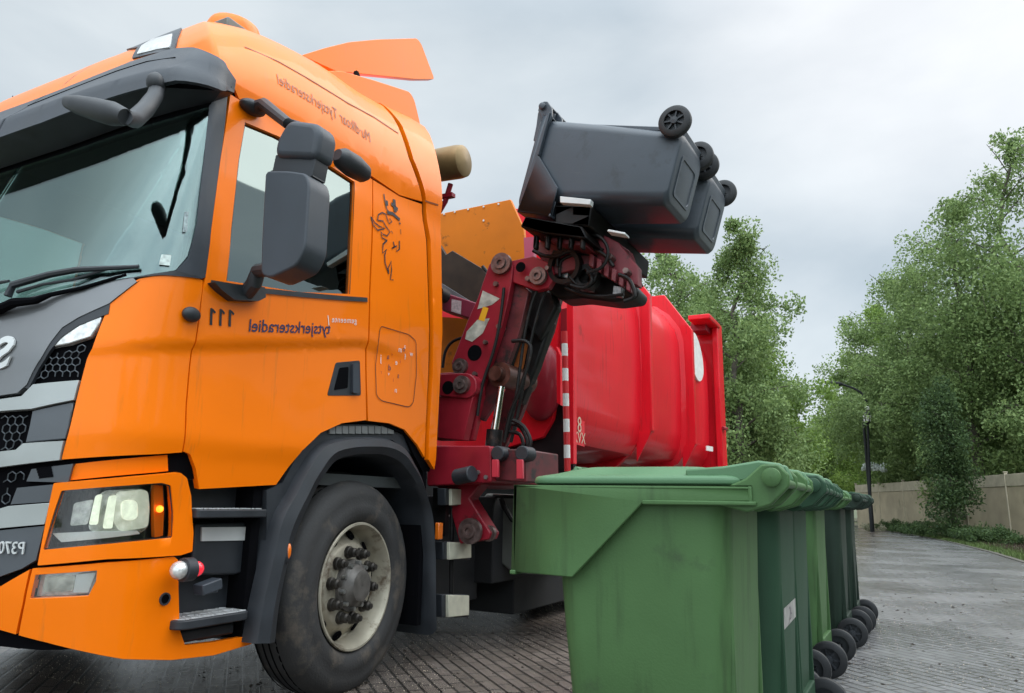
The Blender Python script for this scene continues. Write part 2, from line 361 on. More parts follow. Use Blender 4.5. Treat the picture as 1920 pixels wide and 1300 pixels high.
# ---- fallen bits and puddled twigs on the road beside the bins
TWIG = mat('twigs', (.03, .022, .015), .9)
SEED = mat('fallen_seeds', (.36, .30, .22), .8, var=.5, vscale=20)
def debris(name, n, m_, x0, x1, y0, y1, s0, s1):
    v = []; f = []
    for i in range(n):
        x, y = random.uniform(x0, x1), y0 + (y1 - y0) * random.random() ** 1.6; r_ = random.uniform(s0, s1); a = random.uniform(0, 6.28); b = len(v); h = r_ * random.uniform(.3, .8)
        for k in range(4): v.append((x + r_ * random.uniform(.6, 1.3) * math.cos(a + k * 1.57), y + r_ * .6 * math.sin(a + k * 1.57), .001 + random.uniform(0, h)))
        v.append((x, y, h + .002)); f += [(b, b + 1, b + 4), (b + 1, b + 2, b + 4), (b + 2, b + 3, b + 4), (b + 3, b, b + 4)]
    me = bpy.data.meshes.new(name); me.from_pydata(v, [], f); me.materials.append(m_); return link(name, me)
tag(debris('fallen_seeds', 12000, SEED, -4.6, 1.6, 2.6, 12, .002, .0055), 'pale seeds and grit scattered over the wet paving', 'seeds', kind='stuff')
tag(debris('twigs', 900, TWIG, -3.5, 1.8, 3, 14, .006, .02), 'dark twigs and leaf bits lying on the wet paving', 'twigs', kind='stuff')

# ================================================================== TRUCK : cab surface
XS = -2.53; XC = XS - 1.25; YC = 2.05; NE = 2.8
ROOT = Vector((XC, 3.1, 0))
AT = [(0, 1.19), (.5, 1.2), (.9, 1.212), (1.1, 1.232), (1.18, 1.25), (2.0, 1.25), (2.6, 1.215), (2.75, 1.20), (2.80, 1.215), (2.9, 1.195), (3.0, 1.15), (3.08, 1.09), (3.15, 1.0), (3.21, .85), (3.25, .6)]
BT = [(0, .40), (.35, .45), (.6, .50), (1.1, .52), (1.5, .50), (1.75, .43), (1.9, .37), (2.6, .13), (2.8, .08), (3.0, .04), (3.1, .0), (3.2, -.09), (3.25, -.25)]
ZR = [(1.4, 3.12), (2.0, 3.145), (2.1, 3.18), (2.2, 3.28), (2.35, 3.355), (2.56, 3.42), (2.9, 3.49), (3.2, 3.495), (3.5, 3.545), (3.84, 3.63), (4.2, 3.66)]
import numpy as np
def itp(x, T): return float(np.interp(x, [t[0] for t in T], [t[1] for t in T]))
def smooth(T, lo, hi, n, sg):
    x = np.linspace(lo, hi, n); y = np.interp(x, [t[0] for t in T], [t[1] for t in T]); st = x[1] - x[0]; k = np.exp(-.5 * (np.arange(-60, 61) * st / sg) ** 2); k /= k.sum()
    return x, np.convolve(np.pad(y, 60, mode='reflect', reflect_type='odd'), k, mode='valid')
GA_ = smooth(AT, 0, 3.25, 1300, .016); GB_ = smooth(BT, 0, 3.25, 1300, .035); GZ_ = smooth(ZR, 1.4, 4.2, 700, .07)
def A_(v): return float(np.interp(v, *GA_))
def BB(v): return float(np.interp(v, *GB_))
def B_(v): return max(.015, BB(v))
def YS(v): return YC + max(0, .03 - BB(v)) # roof moves back
th = np.linspace(0, math.pi / 2, 400); e_ = 2 / NE
px_ = 1.25 * np.cos(th) ** e_; py_ = .45 * np.sin(th) ** e_
arc = np.concatenate([[0], np.cumsum(np.hypot(np.diff(px_), np.diff(py_)))]); UMAX = float(arc[-1])
def ZZ(Y): return float(np.interp(Y, *GZ_))
def zof(v, Y): return v if v < 2.7 else 2.7 + (v - 2.7) / .55 * (ZZ(Y) + .06 - 2.7)
def crease(u, v):
    w_ = 1.58 - .21 * max(-1.05, min(u, .55)) - v
    if w_ <= 0 or w_ > .5: return 0.
    k = min(1, w_ / .045); return -.020 * k * k * (3 - 2 * k) * (1 - w_ / .5) * min(1, max(0, (u + 1.5) / .3))
def S(u, v):
    if u <= 0: Y = YS(v) - u; x = A_(v) + crease(u, v)
    else:
        t = float(np.interp(min(u, UMAX), arc, th)); x = (A_(v) + crease(u, v)) * math.cos(t) ** e_; Y = YS(v) - B_(v) * math.sin(t) ** e_
    return Vector((XC + x, Y, zof(v, Y)))
def SN(u, v):
    h = .004; a = S(u - h, v) if u > -9 else S(u, v); b = S(min(u + h, UMAX), v); c = S(u, max(v - h, 0)); d = S(u, min(v + h, 3.25))
    n = (d - c).cross(b - a)
    if n.length < 1e-12: return Vector((1, 0, 0))
    n.normalize()
    p = S(u, v); 
    return n if n.dot(p - Vector((XC, 3.0, 1.6))) > 0 else -n
def vof(z, Y): 
    if z < 2.7: return z
    return 2.7 + (z - 2.7) * .55 / (ZZ(Y) + .06 - 2.7)
def hit(x, y):
    d = ray(x, y)
    def G(t):
        p = O + d * t; v = vof(p.z, p.y)
        if v > 3.25: return 1
        xx = max(0, (p.x - XC)) / A_(v); ys = YS(v)
        yy = (ys - p.y) / B_(v) if p.y < ys else 0
        return xx ** NE + min(yy, 50) ** NE - 1
    t = .8; bg_, bt = 1e9, 0
    while t < 9:
        t += .02; gg = G(t)
        if 0 <= gg < bg_: bg_, bt = gg, t
        if gg < 0 or t >= 8.98:
            if gg >= 0: t = bt
            lo, hi = t - .02, t
            for _ in range(20 if gg < 0 else 0):
                mm = (lo + hi) / 2
                if G(mm) < 0: hi = mm
                else: lo = mm
            p = O + d * hi; v = vof(p.z, p.y); ys = YS(v)
            if p.y >= ys: return (ys - p.y, v)
            xn = (p.x - XC) / A_(v); yn = (ys - p.y) / B_(v)
            return (float(np.interp(math.atan2(yn ** (NE / 2), max(xn, 1e-6) ** (NE / 2)), th, arc)), v)
def H(pts): return [hit(*p) if len(p) == 2 else (p[0], p[1]) for p in pts]   # 2-tuple = photo point, 3-tuple = (u, v, 0)

def panel(name, poly, mats, parent, off=0.0, thick=.015, holes=(), rnd=0, bevel=.003, grid=.05, raw=False, mirror=False):
    offf = off if callable(off) else (lambda u, v: off)
    bm = bmesh.new(); edges = []
    for lp_ in [poly] + list(holes):
        q = [Vector((a, b, 0)) for a, b in (lp_ if raw else H(lp_))]
        if rnd: q = fillet(q, rnd)
        vs = [bm.verts.new(p) for p in q]
        edges += [bm.edges.new((vs[i], vs[(i + 1) % len(vs)])) for i in range(len(vs))]
    bmesh.ops.triangle_fill(bm, use_beauty=True, use_dissolve=False, edges=edges)
    us = [v.co.x for v in bm.verts]; vv = [v.co.y for v in bm.verts]
    cuts = []
    k = math.floor(min(us) / grid)
    while k * grid < max(us): cuts.append(((k * grid, 0, 0), (1, 0, 0), k * grid)); k += 1
    k = math.floor(min(vv) / grid)
    while k * grid < max(vv): cuts.append(((0, k * grid, 0), (0, 1, 0), 0)); k += 1
    for co, no, uu in cuts:
        bmesh.ops.bisect_plane(bm, geom=bm.verts[:] + bm.edges[:] + bm.faces[:], dist=1e-6, plane_co=co, plane_no=no)
    bm.verts.index_update(); bm.verts.ensure_lookup_table()
    top = []; bot = []
    for v in bm.verts:
        u_, v_ = v.co.x, v.co.y; p = S(u_, v_); n = SN(u_, v_); o_ = offf(u_, v_)
        top.append(p + n * o_); bot.append(p + n * (o_ - thick))
    fs = [[v.index for v in f.verts] for f in bm.faces]; be = [(e.verts[0].index, e.verts[1].index) for e in bm.edges if len(e.link_faces) == 1]
    bm.free(); n0 = len(top)
    mb = MB(); F_ = fs + [[n0 + i for i in f][::-1] for f in fs] + [(a, b, n0 + b, n0 + a) for a, b in be]
    mb.add(top + bot, F_)
    mv = [Vector((2 * XC - p.x, p.y, p.z)) for p in top + bot]
    if mirror and max(us) > UMAX - .01: mb.add(mv, F_)
    elif mirror: MB().add(mv, F_).build(name, mats, parent, bevel=bevel, seg=1, origin=ROOT, sharp=50)
    return mb.build(name, mats, parent, bevel=bevel, seg=1, origin=ROOT, sharp=50)

def surf_text(name, txt, pos, size, m_, parent, slope=0., mirror=True, spacing=1., off=.009, stretch=1., extr=0, bold=0.):
    u0, v0 = hit(*pos); vs, fs = text_mesh(txt, size, extr, spacing, bold); mb = MB(); sg = 1 if mirror else -1
    bm = bmesh.new(); bv = [bm.verts.new(p) for p in vs]
    for f in fs:
        try: bm.faces.new([bv[i] for i in f])
        except ValueError: pass
    for no, lo, hi in (((1, 0, 0), min(p.x for p in vs), max(p.x for p in vs)), ((0, 1, 0), min(p.y for p in vs), max(p.y for p in vs))):
        c_ = lo + .013
        while c_ < hi:
            bmesh.ops.bisect_plane(bm, geom=bm.verts[:] + bm.edges[:] + bm.faces[:], dist=1e-6, plane_co=Vector(no) * c_, plane_no=no); c_ += .02
    bm.verts.index_update(); vs = [v.co.copy() for v in bm.verts]; fs = [[v.index for v in f.verts] for f in bm.faces]; bm.free()
    pts = []
    for p in vs:
        x = p.x * stretch; u = u0 + sg * x; v = v0 + p.y + slope * x
        pts.append(S(u, v) + SN(u, v) * (off + p.z))
    return mb.add(pts, fs).build(name, m_, parent, origin=ROOT)

def surf_stroke(mb, pts, wd, off=.003, raw=False):
    """ink strokes lying on the cab surface; pts photo points; wd half width"""
    q = pts if raw else [hit(*p) for p in pts]
    q = [Vector((a, b, 0)) for a, b in q]
    Lf = []; Rg = []
    for i, p in enumerate(q):
        d = (q[min(i + 1, len(q) - 1)] - q[max(i - 1, 0)]); d = d.normalized() if d.length else Vector((1, 0, 0))
        n = Vector((-d.y, d.x, 0)) * (wd if not isinstance(wd, list) else wd[i])
        Lf.append(p + n); Rg.append(p - n)
    P_ = [S(a.x, a.y) + SN(a.x, a.y) * off for a in Lf + Rg]; n = len(q)
    mb.add(P_, [(i, i + 1, n + i + 1, n + i) for i in range(n - 1)])

truck = thing('garbage_truck', 'orange side-loading garbage truck with its crane arm raised', 'truck', ROOT)
T = truck

# window outlines in the photo
WIN = [(458, 230), (520, 256), (600, 300), (664, 342), (660, 450), (655, 552), (560, 548), (423, 527), (432, 430), (446, 300)]
WS_T = [(-260, 402), (0, 322), (130, 283), (240, 245), (330, 218), (392, 200)]
WS_B = [(382, 300), (368, 420), (352, 480), (330, 506), (255, 520), (130, 545), (0, 572), (-200, 610)]
HLp = [(118, 920), (300, 905), (317, 910), (322, 960), (320, 1008), (200, 1020), (84, 1031), (98, 980)]; FOGp = [(68, 1078), (182, 1070), (180, 1090), (166, 1117), (58, 1122)]
uvT, uvB = [[p for p in H(q) if p[0] < UMAX - .02] for q in (WS_T, WS_B)]
base_win = H(WIN)
# shell under the panels (dark), both sides, with openings
vb = 1.0
shell = [(-1.80, 1.35), (-1.80, 2.6), (-1.80, 3.0), (-1.80, 3.25), (0, 3.25), (UMAX, 3.25), (UMAX, uvT[0][1])] + [(u, v) for u, v in uvT] + [(u, v) for u, v in uvB] + [(UMAX, uvB[-1][1]), (UMAX, .50), (.9, .42), (.4, .40), (-.03, .42), (-.03, 1.02), (-.37, 1.02), (-.52, 1.2), (-.70, 1.34), (-1.25, 1.36), (-1.5, 1.33), (-1.62, 1.2), (-1.72, 1.12), (-1.80, 1.12)]
panel('cab_body', shell, [DARK], T, off=-.016, thick=.02, holes=[base_win, H(HLp), H(FOGp)], raw=True, mirror=True, bevel=0, grid=.07)

# roof (orange), from the gutter up and over, and down the back
gut = H([(747, 366), (700, 334), (640, 296), (560, 243), (500, 212), (446, 186)])
front_g = H([(430, 150), (400, 112), (338, 99), (250, 118), (130, 170)])
roofp = [(-1.36, gut[0][1] - .0)] + gut + front_g + [(UMAX, front_g[-1][1] + .02), (UMAX, 3.25), (-1.36, 3.25)]
useam = H([(716, 196), (745, 240), (765, 300), (782, 345), (790, 378)])
roofp = gut + front_g + [(UMAX, front_g[-1][1]), (UMAX, 3.25), (useam[0][0] + .03, 3.25)] + useam
roof = panel('roof', roofp, [ORANGE], T, off=.008, raw=True, mirror=True, grid=.05)
# top cap of the roof
rc = MB(); ys = [YS(3.25) + k * .2 for k in range(0, 9)]
lps = [[Vector((XC + sx * .62, y, zof(3.25, y) - .012 + (.02 if abs(sx) < .9 else 0))) for sx in (-1, -.5, 0, .5, 1)] for y in ys]
rc.loft(lps, cap=False, closed=False); rc.build('roof_top', ORANGE, T, origin=ROOT)
s_ = MB()
surf_stroke(s_, [(457, 91), (520, 118), (580, 152), (650, 195), (700, 222), (745, 252)], .003, .0105)
s_.build('roof_seam', mat('seam_shadow', (.25, .06, .01), .6), roof, origin=ROOT)
surf_text('roof_lettering', 'Mu\u00b7dlkoar Tytsjerksteradiel', (612, 206), .064, BROWN, roof, spacing=1.02, off=.011, slope=.02)

# rear collar of the cab (air deflector wing)
col_ = H([(722, 196), (752, 240), (772, 300), (789, 345), (796, 380), (804, 450), (808, 560), (808, 700), (801, 820), (800, 862)])
collar_e = 1.80
cp = col_ + [(-1.80, 1.14), (-1.82, 2.0), (-1.82, 2.6), (-1.82, 3.0), (-1.82, 3.25), (col_[0][0] - .0, 3.25)]
panel('side_deflector', cp, [ORANGE], T, off=.014, raw=True, mirror=True, thick=.03)
s_ = MB(); surf_stroke(s_, [(793, 377), (802, 380), (818, 385)], .003, .0165); s_.build('deflector_seam', MATS['seam_shadow'], T, origin=ROOT)
# rear wall of the cab
rw = MB(); rw.box((XC, 3.835, 2.05), (2.3, .03, 2.0)); rw.box((XC, 3.835, 3.2), (1.7, .03, .4)); rw.build('rear_wall', mat('cab_rear_dark', (.03, .02, .015), .7), T, origin=ROOT)

# side panel behind the door
back = [(699, 338), (747, 368), (790, 383), (798, 450), (802, 560), (802, 700), (796, 820), (795, 858), (782, 835), (758, 806), (730, 794), (690, 789), (690, 700), (693, 560), (698, 450)]
rear_panel = panel('rear_side_panel', back, [ORANGE], T, off=.004, mirror=True, grid=.03)
# raised bow round the emblem
s_ = MB()
hp = [(712, 612), (765, 628), (778, 640), (779, 700), (773, 755), (765, 764), (715, 752), (706, 742), (706, 690), (709, 625)]
q = [tuple(p[:2]) for p in fillet([(a, b, 0) for a, b in H(hp)], .02)]; surf_stroke(s_, q + [q[0]], .0025, .0085, raw=True)
s_.build('storage_hatch', mat('hatch_gap', (.10, .02, .01), .6), rear_panel, origin=ROOT)
for ch, x, y, sz, cc in [('m', 748, 656, .045, 0), ('o', 755, 655, .045, 1), ('a', 757, 650, .04, 0), ('f', 758, 670, .05, 0), ('w', 769, 664, .045, 0), ('j', 716, 672, .06, 0), ('a', 729, 669, .045, 1), ('r', 735, 664, .03, 2), ('e', 743, 680, .045, 0),
                         ('i', 750, 678, .035, 2), ('d', 731, 690, .05, 1), ('r', 716, 698, .03, 2), ('v', 729, 701, .035, 0), ('s', 746, 705, .045, 1), ('i', 737, 713, .035, 2), ('n', 741, 732, .045, 0)]:
    surf_text('hatch_letter', ch, (x, y), sz, [WHITE, NAVY, mat('red_lettering', (.5, .03, .02), .5)][cc], rear_panel, slope=0)
# lion head emblem as ink strokes
E0 = lambda pts: [(670 + a / 6.5, 340 + b / 6.5) for a, b in pts]
s_ = MB()
for pts, wdt in [([(310, 160), (325, 250), (345, 340), (380, 390), (430, 400)], .006),
                 ([(345, 240), (350, 300)], .013), ([(435, 225), (440, 300), (450, 380)], .017), ([(400, 275), (480, 350)], .013),
                 ([(350, 385), (420, 400), (505, 475)], .013), ([(232, 480), (245, 410), (290, 385), (340, 410), (350, 460), (375, 520), (410, 495), (380, 460)], .005),
                 ([(150, 435), (180, 540), (235, 600), (320, 580), (260, 555), (200, 510), (155, 440)], .005),
                 ([(240, 480), (300, 490), (340, 560), (385, 620), (350, 670), (300, 650), (275, 620), (285, 690), (350, 725)], .005),
                 ([(350, 725), (300, 770), (295, 880), (345, 835), (320, 900), (325, 1000), (370, 1130)], .006),
                 ([(370, 1130), (365, 1060), (400, 975), (405, 1080), (390, 1205), (425, 1205)], .005),
                 ([(425, 740), (440, 800), (410, 820), (470, 790), (465, 860), (500, 830), (500, 730)], .006), ([(495, 515), (515, 520)], .006), ([(515, 590), (517, 650)], .003), ([(400, 610), (420, 640)], .003)]:
    surf_stroke(s_, E0(pts), wdt * .8, .0085)
s_.build('lion_emblem', INK, rear_panel, origin=ROOT)

# door
door_o = [(431, 178), (446, 187), (500, 214), (560, 246), (640, 300), (697, 337), (695, 450), (690, 560), (687, 700), (686, 788), (640, 794), (600, 812), (565, 845), (540, 875), (516, 909), (372, 917), (366, 880), (356, 852), (343, 846), (352, 760), (360, 690), (367, 640), (374, 590), (379, 542), (383, 528), (395, 430), (412, 300)]
door = panel('door', door_o, [ORANGE], T, off=.005, holes=[WIN], thick=.03, grid=.022)
panel('door_window', [(455, 226), (520, 252), (600, 296), (667, 338), (663, 450), (658, 557), (560, 553), (420, 531), (429, 430), (443, 300)], [GLASS_S], door, off=-.012, thick=.004, bevel=0)
# rubber sill strip and seal
s_ = MB(); surf_stroke(s_, [(392, 531), (480, 545), (560, 553), (640, 560), (686, 563)], .012, .012)
for k in (1,): surf_stroke(s_, [(664, 342), (661, 450), (655, 553)], .005, .004)
surf_stroke(s_, [(423, 527), (432, 430), (446, 300), (458, 230)], .004, .004)
s_.build('window_seal', BLACK, door, origin=ROOT)
for k_ in range(3):
    x_ = 394 + k_ * 17.5; y_ = 579 + k_ * 1.5; s_ = MB()
    surf_stroke(s_, [(x_, y_), (x_ - 1.0, y_ + 31)], .0065, .0085); surf_stroke(s_, [(x_ - 1.2, y_ + .6), (x_ + 3, y_ + 3.5), (x_ + 7, y_ + 8.5)], .005, .0086)
    s_.build('fleet_digit', INK, door, origin=ROOT)
surf_text('town_lettering', 'tytsjerksteradiel', (546, 615), .082, NAVY, door, spacing=1.0, off=.0075, bold=.001, slope=-.19)
surf_text('council_lettering', 'gemeente', (644, 601), .046, WHITE, door, spacing=1.1, off=.0075, slope=-.19)
s_ = MB(); surf_stroke(s_, [(613, 592), (616, 623)], .003, .007); s_.build('lettering_bar', WHITE, door, origin=ROOT)
hd = [(632, 680), (677, 676), (677, 742), (614, 742)]
panel('door_handle_recess', hd, [BLACK], door, off=.008, thick=.02, rnd=.015)
panel('door_handle', [(660, 682), (670, 682), (670, 738), (658, 738)], [GREYP], door, off=.024, thick=.014, rnd=.008)
panel('door_handle_recess_floor', [(638, 690), (655, 688), (652, 728), (626, 732)], [DARK], door, off=.010, thick=.002, rnd=.01, bevel=0)

# far door: mirrored copy
fd = copy_tree(door, T); fd.scale = (-1, 1, 1)
for o in [c for c in fd.children if 'lettering' in c.name or 'number' in c.name]: bpy.data.objects.remove(o)

for o in fd.children:
    if 'door_window' in o.name: o.data = o.data.copy(); o.data.materials[0] = glass_mat('far_side_glass', (.5, .6, .58), (.88, 1., .97), .06)
# corner panel
corner = [(118, 862), (134, 805), (152, 735), (168, 678), (190, 612), (205, 574), (228, 543), (262, 524), (300, 517), (364, 517), (378, 527), (377, 545), (371, 590), (364, 640), (357, 690), (349, 760), (340, 848), (300, 851), (200, 856)]
panel('corner_panel', corner, [ORANGE], T, off=.006, mirror=True, grid=.022)
sl = MB(); c0 = hit(353, 591); p = S(*c0); n = SN(*c0)
sl.ball(p + n * .02, .042, (.6, 1.0, .75)); sl.build('side_turn_signal', BLACK, T, origin=ROOT)
# orange band above the headlight and the headlight surround
panel('bumper_top', [(140, 870), (318, 854), (319, 884), (300, 886), (130, 901), (108, 904), (128, 889)], [ORANGE], T, off=-.012, mirror=True)
HL = [(118, 920), (300, 905), (317, 910), (322, 960), (320, 1008), (200, 1020), (84, 1031), (98, 980)]
panel('headlight_surround', [(104, 906), (200, 898), (334, 886), (347, 896), (355, 930), (359, 1000), (357, 1034), (335, 1041), (200, 1048), (74, 1060), (88, 985)], [ORANGE], T, off=.012, holes=[HL], thick=.03, mirror=True, rnd=.006)
FOG = [(68, 1078), (182, 1070), (180, 1090), (166, 1117), (58, 1122)]
low = [(62, 1066), (200, 1055), (326, 1044), (333, 1050), (334, 1110), (336, 1180), (346, 1210), (400, 1204), (468, 1192), (474, 1198), (470, 1208), (400, 1229), (320, 1238), (230, 1236), (150, 1220), (90, 1205), (36, 1191), (48, 1130)]
bumper = panel('bumper', low, [ORANGE], T, off=.004, holes=[FOG], thick=.03, mirror=True)
cpan = H([(57, 1068), (44, 1130), (31, 1189), (0, 1180)]) + [(UMAX, .52), (UMAX, .66)] + H([(0, 1101)])
panel('bumper_centre', cpan, [ORANGE], T, off=.004, raw=True, mirror=True, thick=.03)
# tow-eye cap / sensor
c0 = hit(307, 1123); p = S(*c0); n = SN(*c0); s_ = MB(); s_.cyl(p - n * .01, p + n * .007, .022, n=20); s_.build('parking_sensor', DARK, bumper, origin=ROOT)
s_ = MB(); s_.lathe([(.004, .024), (.010, .024), (.010, .018), (.006, .018)], p, n, 20); s_.build('sensor_ring', GREYP, bumper, origin=ROOT)

# headlight: bowl, reflectors, tubes, indicator, cover
hlb = panel('headlight', HL, [BLACK], T, off=-.07, thick=.01, bevel=0)
tag(hlb, 'lit headlight with clear cover and amber indicator')
def hp3(x, y, d=0.): c_ = hit(x, y); return S(*c_) + SN(*c_) * d
refl = panel('reflector', [(172, 945), (190, 922), (270, 918), (288, 924), (290, 985), (278, 1000), (195, 1003), (160, 995)], [mat('reflector_bright', (.75, .78, .72), .18, metal=.8, var=.35, vscale=30)], hlb, off=-.035, thick=.02, rnd=.02)
panel('low_beam', [(222, 924), (284, 920), (288, 955), (285, 990), (228, 998), (212, 975), (214, 940)], [mat('beam_reflector', (.80, .84, .70), .2, metal=.75, var=.5, vscale=38, emit=((.92, 1, .80), .22))], hlb, off=-.026, thick=.012, rnd=.02)
panel('projector_lens', [(228, 940), (262, 938), (264, 975), (232, 978)], [LAMP_ON], hlb, off=-.018, thick=.012, rnd=.03)
panel('light_tube', [(177, 930), (190, 928), (182, 985), (164, 985)], [LAMP_ON], hlb, off=-.022, thick=.02, rnd=.008)
panel('light_tube', [(204, 932), (220, 930), (212, 992), (192, 992)], [LAMP_ON], hlb, off=-.018, thick=.02, rnd=.008)
panel('inner_reflector', [(130, 945), (172, 938), (160, 985), (122, 988)], [CLEAR], hlb, off=-.04, thick=.02, rnd=.01)
panel('daylight_strip', [(92, 1001), (180, 997), (262, 996), (268, 1002), (200, 1010), (110, 1018)], [mat('strip_white', (.6, .63, .62), .25, coat=1)], hlb, off=-.02, thick=.02, rnd=.004)
panel('indicator_lens', [(294, 910), (311, 912), (314, 960), (312, 1005), (296, 1009)], [AMBER], hlb, off=-.02, thick=.02, rnd=.004)
s_ = MB(); s_.ball(hp3(302, 955, -.008), .014); s_.build('indicator_bulb', AMBER_ON, hlb, origin=ROOT)
panel('headlight_cover', HL, [GLASS_C], hlb, off=.004, thick=.003, bevel=0)
s_ = MB(); hh = H(HL); surf_stroke(s_, hh + [hh[0]], .006, .006, raw=True); s_.build('headlight_gasket', BLACK, hlb, origin=ROOT)
# fog light
fg = panel('fog_light', FOG, [CLEAR], T, off=-.03, thick=.01, bevel=0)
panel('fog_reflector', [(80, 1083), (140, 1080), (134, 1110), (75, 1113)], [mat('fog_metal', (.5, .49, .44), .2, metal=.8, var=.4, vscale=35)], fg, off=-.015, thick=.015, rnd=.01)
panel('fog_trim', [(142, 1078), (180, 1074), (165, 1112), (136, 1112)], [REFL], fg, off=-.006, thick=.01, rnd=.004)
panel('fog_cover', FOG, [GLASS_C], fg, off=.002, thick=.003, bevel=0)

# ---- grille stack
def toC(pts, v1, v2): return [(UMAX, v1)] + pts + [(UMAX, v2)]
hood_t = H([(0, 582), (70, 566), (130, 548), (200, 530), (252, 524)]); hood_b = H([(258, 531), (206, 572), (150, 598), (120, 617), (98, 645), (78, 680), (58, 722), (40, 738), (0, 744)])
hood = panel('front_hood', [(UMAX, hood_t[0][1] - .03)] + hood_t + hood_b + [(UMAX, hood_b[-1][1] - .01)], [HOOD], T, off=.012, raw=True, mirror=True, thick=.03)
surf_text('maker_letter', 'S', (14, 667), .17, mat('letter_silver', (.62, .63, .62), .35, metal=.2), hood, off=.018, extr=.004, stretch=1.1, bold=.005)
panel('hood_edge_trim', [(262, 528), (208, 571), (205, 590), (150, 612), (118, 634), (96, 660), (80, 692), (60, 730), (52, 728), (76, 680), (98, 643), (120, 615), (150, 596), (206, 570)], [BLACK], T, off=.009, mirror=True)
panel('corner_lamp', [(82, 655), (100, 632), (130, 614), (194, 589), (186, 610), (172, 632), (130, 645)], [CLEAR], T, off=.006, mirror=True, thick=.03)
GRX = lambda: None
hexpolys = []
def bar(name, L_, m_, off, thick=.03, ext=None):
    uv = H(L_)
    if ext: uv = [(UMAX, ext[0])] + uv + [(UMAX, ext[1])]
    return panel(name, uv, [m_], T, off=off, raw=True, mirror=True, thick=thick)
bar('grille_bar', [(0, 751), (48, 744), (70, 722), (155, 714), (145, 751), (66, 768), (0, 773)], GRILLE_L, .014, ext=(1.34, 1.28))
bar('grille_bar', [(0, 848), (36, 844), (50, 832), (124, 827), (116, 863), (0, 877)], GRILLE_L, .014, ext=(1.07, 1.01))
bar('grille_bar', [(0, 955), (20, 949), (97, 943), (87, 983), (0, 991)], GRILLE_L, .012, ext=(.85, .79))
bar('grille_infill', [(64, 771), (142, 754), (126, 823), (50, 830)], GRILLE_D, .004)
bar('grille_infill', [(50, 903), (60, 880), (138, 870), (128, 905)], GRILLE_D, .002)
bar('grille_infill', [(22, 946), (34, 915), (110, 908), (98, 941)], GRILLE_D, .006)
lowg = bar('lower_grille_panel', [(0, 995), (86, 986), (70, 1050), (44, 1066), (0, 1082)], GRILLE_D, .008, ext=(.77, .67))
surf_text('model_lettering', 'P370', (27, 1028), .062, REFL, lowg, off=.014, extr=.003, stretch=.85, slope=.0)
s_ = MB()
for k in range(4): surf_stroke(s_, [(70 + k * 1.5, 880 + k * 5), (98 + k, 877 + k * 5)], .005, .004)
s_.build('louvre', DARK, T, origin=ROOT)
def honeycomb(name, poly, cell=.029):
    uv = H(poly); us = [a for a, b in uv]; vs = [b for a, b in uv]; mb = MB()
    def inside(a, b):
        c = False; n = len(uv)
        for i in range(n):
            (x0, y0), (x1, y1) = uv[i], uv[i - 1]
            if (y0 > b) != (y1 > b) and a < (x1 - x0) * (b - y0) / (y1 - y0) + x0: c = not c
        return c
    r = cell / math.sqrt(3); row = 0; y = min(vs) - cell
    while y < max(vs) + cell:
        x = min(us) - cell + (cell / 2 if row % 2 else 0)
        while x < max(us) + cell:
            cs = [(x + r * math.sin(R(60 * k)), y + r * math.cos(R(60 * k))) for k in range(6)]
            for k in range(3):
                a, b = cs[k], cs[(k + 1) % 6]
                if inside(*a) and inside(*b): mb.tube([S(*a) + SN(*a) * -.004, S(*b) + SN(*b) * -.004], .0023, 5)
            x += cell
        y += r * 1.5; row += 1
    return mb.build(name, HEXM, T, origin=ROOT)
honeycomb('grille_mesh', [(66, 712), (88, 668), (170, 640), (156, 706)])
honeycomb('grille_mesh', [(0, 776), (62, 772), (38, 842), (0, 846)], .034)
honeycomb('grille_mesh', [(0, 885), (54, 880), (46, 903), (0, 907)], .034)
honeycomb('grille_mesh', [(0, 915), (28, 914), (16, 944), (0, 948)], .034)

# ---- windscreen, surround, wipers, cowl, visor
Wo = [(UMAX, uvT[0][1])] + uvT + uvB + [(UMAX, uvB[-1][1])]
panel('windscreen', Wo, [GLASS_W], T, off=-.004, raw=True, mirror=True, thick=.005, bevel=0)
# painted black border of the glass and pillar strip
pil = H([(392, 200), (427, 172), (413, 300), (396, 430), (384, 520), (376, 524), (330, 508), (352, 484), (368, 420), (382, 300)])
panel('windscreen_pillar', pil, [GREYP], T, off=.004, raw=True, mirror=True, thick=.02)
cowl_t = H([(330, 509), (255, 522), (130, 547), (0, 574)]); cowl_b = H([(0, 584), (70, 568), (130, 550), (200, 532), (252, 524), (300, 518), (364, 517), (376, 524)])
panel('cowl', [(UMAX, cowl_t[-1][1])] + cowl_t[::-1] + cowl_b[::-1] + [(UMAX, cowl_b[0][1])], [BLACK], T, off=.012, raw=True, mirror=True, thick=.03)
# visor: a shell standing off the windscreen top
vt = H([(130, 176), (250, 122), (338, 103), (398, 116), (432, 154)])
vz = lambda d: [(a, b - d) for a, b in vt]
vb_ = H([(427, 178), (400, 188), (330, 205), (240, 232), (130, 272)])
vtop = max(b for a, b in vt)
def voff(u, v): return .02 + .13 * max(0, min(1, (vtop - v) / .30)) * min(1, max(.15, (u + .12) / .35))
visor = panel('sun_visor', [(UMAX, vt[0][1])] + vt + vb_ + [(UMAX, vb_[-1][1] - .0)], [GREYP], T, off=voff, raw=True, mirror=True, thick=.02, bevel=.006, grid=.04)
s_ = MB()
q = H([(0, 250), (130, 199), (240, 153), (300, 137), (360, 138), (420, 165)])
for i in range(len(q) - 1): s_.tube([S(*q[i]) + SN(*q[i]) * (voff(*q[i]) + .001), S(*q[i + 1]) + SN(*q[i + 1]) * (voff(*q[i + 1]) + .001)], .003, 5)
s_.build('visor_seam', DARK, visor, origin=ROOT)
vu = MB()   # underside between visor lip and glass
